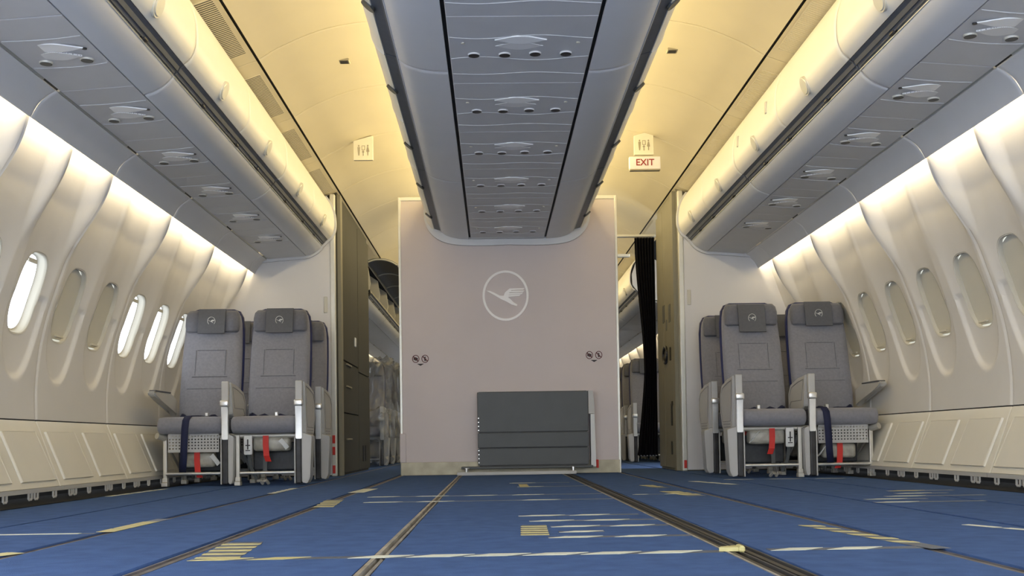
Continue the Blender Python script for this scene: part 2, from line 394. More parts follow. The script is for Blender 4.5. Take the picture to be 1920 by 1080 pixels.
for side in (-1, 1):
    w = empty('wall_'+SIDE[side], (XC+side*2.6, 3, 0), kind='structure'); walls[side] = w
    # outer skin of the hull: closed below and above the window band
    bm = B(); lower = [(2.40, -0.10), (2.42, -0.02), (2.60, 0.02), (2.76, 0.30), (2.78, 0.78), (2.80, 0.78), (2.80, -0.10)]
    upper = [(2.72, 1.42), (2.60, 1.62), (2.42, 2.10), (2.1, 2.50), (1.6, 2.80), (0.0, 2.90), (0.0, 2.92), (1.65, 2.84), (2.5, 2.3), (2.8, 1.42)]
    for poly in (lower, upper): [prism(bm, [(XC+side*a, b) for a, b in poly], *yy) for yy in (((YR, YF),) if side < 0 else ((YR, 10.4), (11.4, YF)))]
    part('outer_skin', bm, hull_m, w)
    bm = B(); prism(bm, [(XC+side*a, b) for a, b in [(2.36, -0.024), (2.36, 0.0), (2.385, 0.0), (2.385, -0.024)]], YR, YF); part('floor_edge_strip', bm, dark_m, w)
    k0 = int(math.floor((YR-SEAM0[side])/PITCH)); k1 = int(math.ceil((YF-SEAM0[side])/PITCH))
    proto = None
    for k in range(k0, k1):
        yc_ = SEAM0[side]+PITCH*(k+0.5)
        if yc_ > 9.9 and yc_ < 11.0 and side == 1: continue          # door bay beyond the right lavatory
        org = (XC+side*2.6, yc_, 0)
        if proto is None:
            bm = sidewall_mesh(side); bmesh.ops.translate(bm, verts=bm.verts, vec=(0, yc_, 0))
            a = part('sidewall_panel', bm, wall_m, w, smooth=True, origin=org, angle=50)
            bm = sidewall_mesh(side, True); bmesh.ops.translate(bm, verts=bm.verts, vec=(0, yc_, 0)); tmp = part('tmp', bm, wall_m, None, smooth=True, origin=org, angle=50); strong_me = tmp.data; bpy.data.objects.remove(tmp); strong_k = -1
            bm = dado_mesh(side); bmesh.ops.translate(bm, verts=bm.verts, vec=(0, yc_, 0)); b = part('dado_panel', bm, dado_m, w, origin=org)
            kids = []
            for q in (0, 1):
                bm = raised_mesh(side, -PITCH/2+q*PITCH/2); bmesh.ops.translate(bm, verts=bm.verts, vec=(0, yc_, 0)); c_ = part('pressed_field', bm, dado_m, b, origin=org); kids.append(c_)
            bm = B(); skin(bm, VAL, yc_-PITCH/2+0.003, yc_+PITCH/2-0.003, side, 0.012, 0.006); c = part('light_cover', bm, cov_m, w, smooth=True, origin=org, angle=40)
            bm = B(); skin(bm, [(2.078, 1.902), (2.089, 1.890)], yc_-0.50, yc_+0.40, side, 0.012, 0.002); e = part('cover_edge_strip', bm, trim_m, c, origin=org)
            # hinged brackets under the dado
            bm = B(); x = XC+side*2.488
            box(bm, x-0.004, x+0.004, yc_-0.53, yc_+0.53, 0.052, 0.074)
            for dy in (-0.42, -0.36, -0.15, 0.13, 0.20, 0.43):
                for (hx, hz) in ((-0.018, 0), (0.018, 0)):
                    box(bm, x-0.004, x+0.004, yc_+dy+hx-0.005, yc_+dy+hx+0.005, 0.022, 0.056)
                box(bm, x-0.004, x+0.004, yc_+dy-0.018, yc_+dy+0.018, 0.014, 0.026, 0.003, 1)
            f_ = part('bracket_rail', bm, seatp_m, w, origin=org)
            proto = (a, b, c, f_)
        else:
            for p in proto:
                c = copy_tree(p, None); c.parent = w; c.location = Vector(org)-w.location
                if p is a and k == strong_k: c.data = strong_me
# ---- windows
def wtag(side, y): return y
open_left = lambda y: not (5.85 < y < 6.9)
protoW = {}
for side in (-1, 1):
    for k in range(-4, 18):
        yw = SEAM0[side]+PITCH/2*k+HP
        if yw > 9.3 and yw < 12.2: continue
        is_open = (side == -1 and open_left(yw))
        key = (side, is_open)
        loc = (XC+side*2.6, yw, WZ)
        if key not in protoW:
            r = empty('window_%d' % wn, loc, kind='structure')
            part('window_frame', reveal_mesh(side, yw), frame_m, r, smooth=True)
            part('pane', oval_sheet(side, yw, 0.040, 0.965), glass_m, r, smooth=True)
            if not is_open:
                sh = part('window_shade', oval_sheet(side, yw, 0.016, 1.0, -0.94), shade_m, r, smooth=True)
                bm = B(); o, z, n = prof_at(S_C-HH*0.83)
                cx = XC+side*(o+n.x*0.026); 
                box(bm, cx-0.008, cx+0.008, yw-0.05, yw+0.05, z-0.006, z+0.006, 0.003, 2); part('shade_handle', bm, frame_m, sh)
            else:
                bm = B(); 
                for u in (0.86,):
                    o, z, n = prof_at(S_C+HH*u); cx = XC+side*(o+n.x*0.058)
                    box(bm, cx-0.006, cx+0.006, yw-0.05, yw+0.05, z-0.012, z+0.012, 0.003, 2)
                part('raised_shade_edge', bm, frame_m, r)
            protoW[key] = r
        else:
            r = copy_tree(protoW[key], loc); r.name = 'window_%d' % wn
        wn += 1
# ------------------------------------------------------------------ ceiling
CE = catmull([(1.462, 2.498), (1.37, 2.555), (1.27, 2.603), (1.17, 2.645), (1.05, 2.682), (0.87, 2.712), (0.60, 2.722), (0.0, 2.725)], 4)
ceil_o = empty('ceiling', (XC, 3, 2.7), kind='structure')
CM = 1.09; C0 = 6.10
for side in (-1, 1):
    proto = None; protoV = {}
    for k in range(-8, 18):
        y0 = C0+CM*k; org = (XC+side*1.1, y0, 2.6)
        if proto is None:
            bm = B(); skin(bm, CE, y0+0.003, y0+CM-0.003, side, 0.010, 0.006); a = part('ceiling_panel', bm, ceil_m, ceil_o, smooth=True, origin=org, angle=40)
            bm = B(); skin(bm, [(1.632, 2.428), (1.62, 2.440), (1.56, 2.463), (1.478, 2.492)], y0+0.003, y0+CM-0.003, side, 0.010, 0.005)
            b = part('vent_panel', bm, ceil_m, ceil_o, origin=org)
            # grille: dark opening with cross slats
            for dark in (True, False):
                bm = B(); y = y0+0.20; o0, o1 = 1.592, 1.500
                zf = lambda o: 2.463-(o-1.56)*(0.023/0.06) if o > 1.56 else 2.463+(1.56-o)*(0.029/0.082)
                for (p, q, t0, t1) in ((o0+0.006, o0-0.002, 0, 0.74), (o1+0.002, o1-0.006, 0, 0.74)):
                    v = [bm.verts.new((XC+side*aa, y+tt, zf(aa)-0.003)) for aa, tt in ((p, t0), (q, t0), (q, t1), (p, t1))]; bm.faces.new(v)
                n = 34
                for i in range(n+1):
                    yy = y+0.74*i/n; hw = 0.0045 if dark else 0.008
                    v = [bm.verts.new((XC+side*aa, tt, zf(aa)-0.0035)) for aa, tt in ((o0, yy-hw), (o1, yy-hw), (o1, yy+hw), (o0, yy+hw))]
                    u = [bm.verts.new((XC+side*aa, tt, zf(aa)+0.001)) for aa, tt in ((o0, yy-hw), (o1, yy-hw), (o1, yy+hw), (o0, yy+hw))]
                    bm.faces.new(v)
                    for m_ in range(4): bm.faces.new((v[m_], v[(m_+1) % 4], u[(m_+1) % 4], u[m_]))
                gr = part('vent_grille', bm, ceil_m, b, origin=org, kind='stuff')
                bm = B(); v = [bm.verts.new((XC+side*aa, tt, zf(aa)-0.0015)) for aa, tt in ((o0, y), (o1, y), (o1, y+0.74), (o0, y+0.74))]; bm.faces.new(v)
                bk = part('vent_opening', bm, raild_m if dark else shade_m, b, origin=org)
                protoV[dark] = (gr, bk)
            for q in protoV[side == 1]: 
                bpy.data.objects.remove(q)
            protoV = {}
            proto = (a, b)
            protoV['x'] = b
        else:
            for p in proto:
                c = copy_tree(p, None); c.parent = ceil_o; c.location = Vector(org)-ceil_o.location
    # black shadow line between ceiling panel and vent panel
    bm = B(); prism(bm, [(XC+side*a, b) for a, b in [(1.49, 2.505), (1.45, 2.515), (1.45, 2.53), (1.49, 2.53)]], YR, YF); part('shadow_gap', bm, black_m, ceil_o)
# small dark rectangular socket in each aisle ceiling
for (x, y, z) in ((-0.905, 6.64, 2.683), (1.14, 6.53, 2.692)):
    bm = B(); box(bm, x-0.033, x+0.033, y-0.035, y+0.035, z-0.008, z+0.006, 0.003, 1); o = part('ceiling_socket', bm, kick_m, ceil_o)
    bm = B(); box(bm, x-0.024, x+0.024, y-0.024, y+0.024, z-0.0095, z+0.003); part('socket_opening', bm, raild_m, o)
# ------------------------------------------------------------------ side overhead bins
LOWER = catmull([(1.740, 1.912), (1.70, 1.925), (1.655, 1.950), (1.622, 1.980), (1.606, 2.004)], 4)
DOORP = catmull([(1.556, 2.052), (1.525, 2.080), (1.503, 2.130), (1.497, 2.190), (1.503, 2.270), (1.53, 2.355), (1.575, 2.425)], 4)
def side_bin(side, y0, L, opened=False, label=None):
    r = empty('overhead_bin', (XC+side*1.7, y0+L/2, 1.95), label, 'overhead bin')
    g = 0.003
    X = lambda a: XC+side*a
    if not opened:
        bm = B(); prism(bm, [(X(a), b) for a, b in [(1.742, 1.935), (1.66, 1.965), (1.622, 2.012), (1.575, 2.066), (1.535, 2.12), (1.53, 2.25), (1.59, 2.42), (1.75, 2.46), (2.1, 2.2), (2.1, 1.93)]], y0+g, y0+L-g)
        part('bin_body', bm, bin_m, r)
    else:
        bm = B(); prism(bm, [(X(a), b) for a, b in [(1.742, 1.935), (1.66, 1.965), (1.622, 2.012), (1.575, 2.066), (1.58, 2.10), (2.05, 2.06), (2.1, 2.2), (1.75, 2.46), (1.73, 2.44), (2.05, 2.15), (2.14, 2.2), (2.14, 1.93)]], y0+g, y0+L-g); part('bin_body', bm, raild_m, r)
        for yy in (y0+g, y0+L/2-0.01, y0+L-0.02):
            bm = B(); prism(bm, [(X(a), b) for a, b in [(1.60, 2.06), (1.575, 2.18), (1.60, 2.36), (1.72, 2.44), (2.08, 2.18), (2.08, 2.05)]], yy, yy+0.016); part('bin_divider', bm, shade_m, r)
    bm = B(); skin(bm, LOWER, y0+g, y0+L-g, side, 0.012, 0.006); part('lower_panel', bm, bin_m, r, smooth=True, angle=40)
    bm = B(); cyl(bm, (X(1.608), y0+g, 2.001), (X(1.608), y0+L-g, 2.001), 0.004, seg=6); part('lip_tube', bm, trim_m, r)  # thin tube in paler metal, imitating the highlight along the bin lip
    bm = B(); skin(bm, [(1.600, 2.010), (1.592, 2.024), (1.585, 2.022), (1.575, 2.040), (1.558, 2.050)], y0+g, y0+L-g, side, 0.01, 0.003); gp = part('grip_channel', bm, chan_m, r)
    bm = B()
    for q in (0.22, 0.55, 0.80): box(bm, X(1.603)-0.012, X(1.603)+0.012, y0+L*q-0.02, y0+L*q+0.02, 2.004, 2.018, 0.003, 1)
    part('hinge', bm, raild_m, gp, kind='stuff')
    for h in (0, 1):
        a, b = y0+h*L/2+g, y0+(h+1)*L/2-g
        if not opened:
            bm = B(); skin(bm, DOORP, a, b, side, 0.012, 0.007); d = part('bin_door', bm, door_m, r, smooth=True, angle=40)
            bm = B(); yc_ = (a+b)/2; c = Vector((X(1.507), yc_, 2.110)); n = Vector((-side*0.93, 0, -0.38)).normalized()
            cyl(bm, c-n*0.010, c+n*0.004, 0.050, seg=28); cyl(bm, c+n*0.004, c+n*0.008, 0.044, 0.040, seg=28)
            lt = part('latch', bm, trim_m, d, smooth=True, angle=40)
        else:
            # raised door swung up towards the aisle
            P = [(1.60, 2.43), (1.52, 2.455), (1.42, 2.455), (1.33, 2.43), (1.26, 2.39)]
            bm = B(); skin(bm, catmull(P, 4), a, b, side, 0.014, 0.006); d = part('bin_door', bm, chan_m, r, smooth=True, angle=40)
            bm = B(); path_tube(bm, [(X(p[0]), a+0.004, p[1]) for p in catmull(P, 4)], 0.010); path_tube(bm, [(X(p[0]), b-0.004, p[1]) for p in catmull(P, 4)], 0.010); part('door_rim', bm, trim_m, d)
    return r
BL = [(0.66, 2.13), (2.80, 2.13), (4.94, 2.15), (7.10, 2.13)]
ORD = ['first', 'second', 'third', 'fourth', 'fifth', 'sixth', 'seventh', 'eighth', 'ninth']
pos = ['fourth', 'third', 'second', 'first']
for side in (-1, 1):
    rr = None
    for i, (y0, L) in enumerate(BL):
        last = (i == 3)
        lab = 'grey and cream overhead bin above the %s windows, %s one out from the bulkhead' % (SIDE[side], pos[i])
        r = side_bin(side, y0, L, label=lab); r['group'] = 'overhead bins above the %s seats' % SIDE[side]
        if last:
            bm = B(); out = LOWER+[(1.575, 2.035)]+DOORP
            pts = [Vector((a, b)) for a, b in out]
            cx, cz = 1.78, 2.22
            o2 = [(a+(a-cx)*0.05, b+(b-cz)*0.06) for a, b in out]
            poly = [(XC+side*a, b) for a, b in o2]+[(XC+side*2.10, 2.42), (XC+side*2.14, 1.86)]
            prism(bm, poly, 9.235, 9.262); part('end_rim', bm, bin_m, r)
    # beyond the lavatories
    n0 = 12.6
    protos = {}
    for i in range(6):
        y0 = n0+2.15*i; op = (side == -1 and i < 2)
        lab = ('open overhead bin with raised dark door in the far left cabin, number %d from the lavatory' % (i+1)) if op else ('closed overhead bin in the far %s cabin, %s along from the lavatory' % (SIDE[side], ORD[i]))
        if op or op not in protos:
            r = side_bin(side, y0, 2.13, op, lab)
            protos[op] = r
        else: r = copy_tree(protos[op], (XC+side*1.7, y0+2.13/2, 1.95)); r['label'] = lab
        if op: r['label'] = 'open overhead bin with raised dark door in far left cabin, '+('nearer' if i == 0 else 'farther')+' of two'
        r['group'] = 'overhead bins in the far %s cabin' % SIDE[side]
for (y, z, w_) in ((6.22, 2.23, 'nearer'), (6.95, 2.235, 'farther')):
    bm = B(); box(bm, XC+1.490, XC+1.506, y-0.012, y+0.012, z-0.035, z+0.035, 0.003, 1)
    tag(part('number_plate', bm, shade_m), 'tiny upright plate on the right overhead bin doors, %s of the two' % w_, 'plate', 'small plates on the right bin doors')
# ---- service panels under the side bins
ORD = ['first', 'second', 'third', 'fourth', 'fifth', 'sixth', 'seventh', 'eighth', 'ninth']
def leaf(bm, cx, cy, z, w, h, t=0.006, n=12):
    top = [(cx-w/2+w*i/n, cy-h/2*math.sin(math.pi*i/n)**1.2) for i in range(n+1)]; bot = [(cx+w/2-w*i/n, cy+h/2*math.sin(math.pi*i/n)**1.2) for i in range(1, n)]
    prism(bm, top+bot, z-t, z+0.002, 'z'); return bm
def side_service(side, y0, L, yl, lab):
    xm = XC+side*1.908; r = empty('ceiling_service_unit', (xm, y0, 1.89), lab, 'service panel', 'service panels under the %s bins' % SIDE[side])
    zf = lambda o: 1.912-(o-1.742)*(0.024/0.335)
    bm = B(); skin(bm, [(1.747, zf(1.747)), (1.80, zf(1.80)), (2.02, zf(2.02)), (2.072, zf(2.072))], y0+0.002, y0+L-0.002, side, 0.012, 0.004); p = part('panel_face', bm, psu_m, r)
    z = 1.900
    bm = leaf(B(), xm, yl, z, 0.25, 0.09, 0.003); o = part('light_lens', bm, lens_m, r)
    bm = leaf(B(), xm+side*0.01, yl+0.085, z, 0.20, 0.09, 0.005); part('speaker_grille', bm, spk_m, r)
    for q in (-0.085, 0.085):
        bm = B(); zz = 1.900
        cyl(bm, (xm+q, yl+0.15, zf(1.908+side*q)+0.004), (xm+q, yl+0.15, zf(1.908+side*q)-0.006), 0.030, 0.026, 18); o = part('reading_light', bm, trim_m, r, smooth=True, angle=40)
        bm = B(); cyl(bm, (xm+q, yl+0.15, zf(1.908+side*q)-0.003), (xm+q, yl+0.15, zf(1.908+side*q)-0.0075), 0.0245, seg=16); part('lamp_glass', bm, slate_m, o)
    bm = B(); q = -side*0.12; cyl(bm, (xm+q, yl+0.03, zf(1.79)+0.004), (xm+q, yl+0.03, zf(1.79)-0.004), 0.010, seg=10); part('air_nozzle', bm, raild_m, r)
    for off, amp in ((-0.10, 0.012), (0.20, 0.02)):
        bm = B(); path_tube(bm, [(XC+side*(1.755+0.31*i/12), yl+off+amp*math.sin(math.pi*i/12), zf(1.755+0.31*i/12)-0.0005) for i in range(13)], 0.0028, 5); part('raised_seam', bm, psu_m, r)
    return r
for side, first, pitch in ((-1, 8.30, 0.80), (1, 7.97, 0.772)):
    r0 = None
    edge = 9.235
    for i in range(9):
        yl = first-pitch*i; y0 = yl-0.30; L = pitch
        if i == 0:
            L = edge-y0
        lab = 'grey service panel with reading lights under the %s bins, %s one out from the bulkhead' % (SIDE[side], ORD[i])
        if i == 0: side_service(side, y0, L, yl, lab)
        elif r0 is None: r0 = side_service(side, y0, L, yl, lab); ry = y0
        else:
            c = copy_tree(r0, (XC+side*1.908, y0, 1.89)); c['label'] = lab
    for k in range(1):
        far = empty('ceiling_service_unit', (XC+side*1.908, 12.6, 1.89), 'long grey service panel strip under the far %s bins beyond the lavatory' % SIDE[side], 'service panel')
        for i in range(16):
            y0 = 12.6+0.8*i; bm = B(); skin(bm, [(1.747, 1.912), (2.072, 1.888)], y0+0.002, y0+0.798, side, 0.012, 0.004); part('panel_face', bm, psu_m, far)
tag(part('wall_far', box(B(), XC-2.8, XC+2.8, YF, YF+0.1, -0.05, 2.9), blk_m), kind='structure')
# ------------------------------------------------------------------ centre overhead bins
CLOW = catmull([(0.330, 2.008), (0.40, 2.012), (0.46, 2.022), (0.52, 2.042), (0.562, 2.072)], 4)
CDOOR = catmull([(0.626, 2.098), (0.655, 2.125), (0.682, 2.175), (0.690, 2.24), (0.682, 2.33), (0.655, 2.42), (0.625, 2.47)], 4)
CB = [(0.62, 2.20), (2.83, 2.11), (4.94, 2.11), (7.05, 2.01)]
for i, (y0, L) in enumerate(CB):
    lab = 'grey double-sided overhead bin along the cabin centre, %s one from partition' % pos[i]
    r = empty('centre_overhead_bin', (XC, y0+L/2, 2.0), lab, 'overhead bin', 'overhead bins along the cabin centre'); g = 0.003
    for s in (-1, 1):
        X = lambda a: XC+s*a
        bm = B(); skin(bm, CLOW[::-1], y0+g, y0+L-g, s, 0.012, 0.008); part('lower_panel', bm, bin_m, r, smooth=True, angle=40)
        bm = B(); skin(bm, [(0.566, 2.082), (0.578, 2.088), (0.600, 2.094), (0.622, 2.100)], y0+g, y0+L-g, s, 0.01, 0.003); gc = part('grip_channel', bm, chan_m, r)
        bm = B(); cyl(bm, (X(0.564), y0+g, 2.073), (X(0.564), y0+L-g, 2.073), 0.0035, seg=6); part('lip_tube', bm, bin_m, r)
        for h in (0, 1):
            a, b = y0+h*L/2+g, y0+(h+1)*L/2-g
            bm = B(); skin(bm, CDOOR, a, b, s, -0.012, 0.007); d = part('bin_door', bm, door_m, r, smooth=True, angle=40)
            c = Vector((X(0.640), (a+b)/2, 2.108)); n = Vector((s*0.62, 0, -0.78)).normalized()
            bm = B(); cyl(bm, c-n*0.006, c+n*0.006, 0.034, seg=24); part('latch', bm, slate_m, d, smooth=True, angle=40)
    bm = B(); pol = [(0.60, 2.11), (0.56, 2.085), (0.50, 2.05), (0.42, 2.03), (0.325, 2.026)]
    full = [(XC+a, b) for a, b in pol]+[(XC-a, b) for a, b in pol[::-1]]
    top = [(-0.66, 2.14), (-0.67, 2.24), (-0.655, 2.38), (-0.615, 2.46), (0.615, 2.46), (0.655, 2.38), (0.67, 2.24), (0.66, 2.14)]
    prism(bm, full+[(XC+a, b) for a, b in top], y0+g, y0+L-g); part('bin_body', bm, black_m, r)
    if i == 3:
        bm = B(); pol = catmull([(0, 1.962), (0.22, 1.957), (0.42, 1.964), (0.55, 1.992), (0.645, 2.055), (0.70, 2.15), (0.712, 2.25), (0.70, 2.36), (0.64, 2.48)], 4)
        poly = [(XC+a, b) for a, b in pol]+[(XC-a, b) for a, b in pol[:0:-1]]
        prism(bm, poly, 9.062, 9.092); o = part('end_rim', bm, bin_m, r)
def centre_service(y0, L, yl, lab):
    r = empty('ceiling_service_unit', (XC, y0, 2.01), lab, 'service panel', 'service panels under the centre bins')
    bm = B(); box(bm, XC-0.312, XC+0.312, y0+0.002, y0+L-0.002, 2.008, 2.022, 0.003, 1); part('panel_face', bm, psu_m, r)
    z = 2.008
    part('light_lens', leaf(B(), XC, yl, z, 0.225, 0.085, 0.005), lens_m, r)
    part('speaker_grille', leaf(B(), XC-0.005, yl+0.075, z, 0.21, 0.085, 0.002), spk_m, r)
    for q in (-0.205, -0.068, 0.068, 0.205):
        dy = 0.165+0.012*(q < 0)
        bm = B(); cyl(bm, (XC+q, yl+dy, z+0.004), (XC+q, yl+dy, z-0.006), 0.029, 0.025, 18); o = part('reading_light', bm, bin_m, r, smooth=True, angle=40)
        bm = B(); cyl(bm, (XC+q, yl+dy, z-0.003), (XC+q, yl+dy, z-0.0075), 0.0245, seg=16); part('lamp_glass', bm, raild_m, o)
    for q in (-0.25, 0.25):
        bm = B(); cyl(bm, (XC+q, yl+0.04, z+0.003), (XC+q, yl+0.04, z-0.004), 0.008, seg=10); part('call_light', bm, trim_m, r)
    for off, amp in ((-0.03, 0.02), (0.225, -0.022), (0.42, 0.014)):
        bm = B(); path_tube(bm, [(XC-0.308+0.616*i/20, yl+off+amp*math.sin(2.4*math.pi*i/20), z-0.0005) for i in range(21)], 0.0022, 5); part('raised_seam', bm, psu_m, r)
    return r
r0 = None
for i in range(9):
    yl = 8.58-0.81*i; y0 = yl-0.25; L = 0.81
    lab = 'grey service panel with four reading lights under the centre bins, %s one from partition' % ORD[i]
    if i == 0: centre_service(y0, 9.058-y0, yl-0.02, lab)
    elif r0 is None: r0 = centre_service(y0, L, yl, lab)
    else: c = copy_tree(r0, (XC, y0, 2.01)); c['label'] = lab
# ------------------------------------------------------------------ the centre partition
PY = 9.10
pr = empty('centre_partition', (0.15, PY, 0), 'tall pinkish partition wall with raised bird emblem facing the empty cabin floor', 'partition')
XL, XR, PT = -0.795, 1.085, 2.385
part('panel_face', box(B(), XL+0.02, XR-0.02, PY, PY+0.05, 0.005, PT-0.03), part_m, pr)
for (a, b) in ((XL, XL+0.022), (XR-0.022, XR)): part('side_trim', box(B(), a, b, PY-0.006, PY+0.056, 0.0, PT, 0.004, 2), trim_m, pr)
part('top_trim', box(B(), XL+0.02, XR-0.02, PY-0.006, PY+0.056, PT-0.032, PT, 0.004, 2), trim_m, pr)
part('kick_plate', box(B(), XL+0.004, XR-0.012, PY-0.012, PY-0.004, 0.002, 0.112, 0.002, 1), kick_m, pr)
part('cover_plate', box(B(), XL-0.004, XL+0.048, PY-0.014, PY-0.006, 0.112, 0.36, 0.003, 1), part_m, pr)
def crane(cx, cz, sc, y0, y1, ring=True, parent=None, m=None, name='bird_emblem', rw=0.0145, asp=1.09):
    """flying crane in a ring; drawn in a 188 unit high frame"""
    T = lambda p: (cx+(p[0]-786)*sc, cz-(p[1]-304)*sc)
    bm = B()
    prism(bm, [T(p) for p in [(714, 285), (728, 286), (744, 293), (764, 304), (784, 305), (802, 316), (816, 330), (829, 338), (828, 344), (808, 338), (788, 326), (768, 317), (742, 301), (726, 292)]], y0, y1)
    prism(bm, [T(p) for p in [(778, 306), (784, 292), (801, 278), (812, 280), (800, 292), (796, 314), (788, 312)]], y0-0.0008, y1)
    for (a, b) in (((800, 278), (857, 277)), ((797, 286.5), (856, 286)), ((795, 295), (851, 294)), ((792, 303), (842, 301))):
        prism(bm, [T(p) for p in [(a[0], a[1]), (b[0], b[1]), (b[0]-5, b[1]+5.5), (a[0], a[1]+6)]], y0-0.0016, y1)
    if ring: ring_xz(bm, cx, cz, 86*sc, 94*sc, 8*sc, y0, y1, 56)
    return part(name, bm, m or logo_m, parent)
crane(0.118, 1.528, 0.395/172, PY-0.008, PY+0.002, parent=pr)
def no_sign(cx, cz, kind, parent, y):
    bm = B(); ring_xz(bm, cx, cz, 0.031, 0.034, 0.006, y-0.002, y, 28)
    prism(bm, [(cx-0.024, cz+0.018), (cx-0.018, cz+0.024), (cx+0.024, cz-0.018), (cx+0.018, cz-0.024)], y-0.002, y)
    part('prohibition_ring', bm, ringink_m, parent)
    bm = B()
    if kind == 0: box(bm, cx-0.018, cx+0.018, y-0.0015, y, cz-0.009, cz+0.009); box(bm, cx-0.006, cx+0.006, y-0.0015, y, cz-0.015, cz+0.014)
    else: prism(bm, ell(cx, cz+0.012, 0.006, 0.007, 10), y-0.0015, y); prism(bm, [(cx-0.009, cz+0.004), (cx+0.009, cz+0.004), (cx+0.006, cz-0.018), (cx-0.006, cz-0.018)], y-0.0015, y)
    part('pictogram', bm, ink_m, parent)
for cx, cz in ((-0.617, 0.995), (0.868, 1.008)):
    lb = 'left' if cx < 0 else 'right'
    s_ = empty('prohibition_sticker', (cx, PY-0.001, cz), 'small sticker with two crossed-out round symbols at partition\'s %s side' % lb, 'sticker')
    no_sign(cx-0.040, cz, 0, s_, PY-0.0005); no_sign(cx+0.040, cz, 1, s_, PY-0.0005)
    bm = B(); prism(bm, [(cx-0.030, cz-0.042), (cx+0.030, cz-0.042), (cx, cz-0.060)], PY-0.002, PY-0.0005); part('arrow', bm, ink_m, s_)
# ------------------------------------------------------------------ the slate panel standing at the partition
t = empty('folded_panel_unit', (0.34, 9.0, 0), 'dark slate grey ribbed panel unit standing on the floor against the partition', 'panel')
x0, x1 = -0.135, 0.800
zz = [0.075, 0.225, 0.355, 0.700]
for i in range(3):
    yb = 8.985
    bm = B(); box(bm, x0, x1, yb-0.008*(i == 1), 9.085, zz[i]+0.003, zz[i+1]-0.003, 0.004, 2); part('slate_panel', bm, slate_m, t)
bm = B(); box(bm, x0+0.012, x1-0.012, 8.995, 9.083, 0.07, 0.70); part('core', bm, raild_m, t)
bm = B()
for i in range(12): box(bm, x0+0.004, x0+0.012, 8.978, 8.986, 0.10+i*0.034, 0.108+i*0.034)
part('rivets', bm, metal_m, t, kind='stuff')
bm = B(); prism(bm, [(x1+0.002, 0.70), (x1+0.040, 0.70), (x1+0.052, 0.60), (x1+0.052, 0.505), (x1+0.002, 0.505)], 8.99, 9.08); part('side_edge', bm, seatp_m, t)
bm = B(); prism(bm, [(x1+0.018, 0.502), (x1+0.052, 0.502), (x1+0.060, 0.06), (x1+0.018, 0.06)], 8.985, 9.08); part('side_edge', bm, label_m, t)
bm = B(); box(bm, -0.275, 0.83, 8.94, 9.07, 0.052, 0.072, 0.003, 1); part('base_plate', bm, slate_m, t)
b2 = empty('floor_bar', (0.18, 8.92, 0), 'white metal bar with two round bolts on the floor in front of slate panel', 'bar')
bm = B(); box(bm, -0.31, 0.685, 8.88, 8.935, 0.001, 0.030, 0.004, 2); part('bar', bm, seatp_m, b2)
for x in (-0.23, 0.66): 
    bm = B(); cyl(bm, (x, 8.905, 0.030), (x, 8.905, 0.055), 0.014, seg=14); cyl(bm, (x, 8.905, 0.055), (x, 8.905, 0.062), 0.022, seg=14); part('bolt', bm, metal_m, b2)
bm = B(); box(bm, 0.868, 0.888, 9.05, 9.085, 0.045, 0.115, 0.003, 1); tag(part('red_strap_end', bm, red_m), 'small red strap end beside the slate panel unit', 'strap')
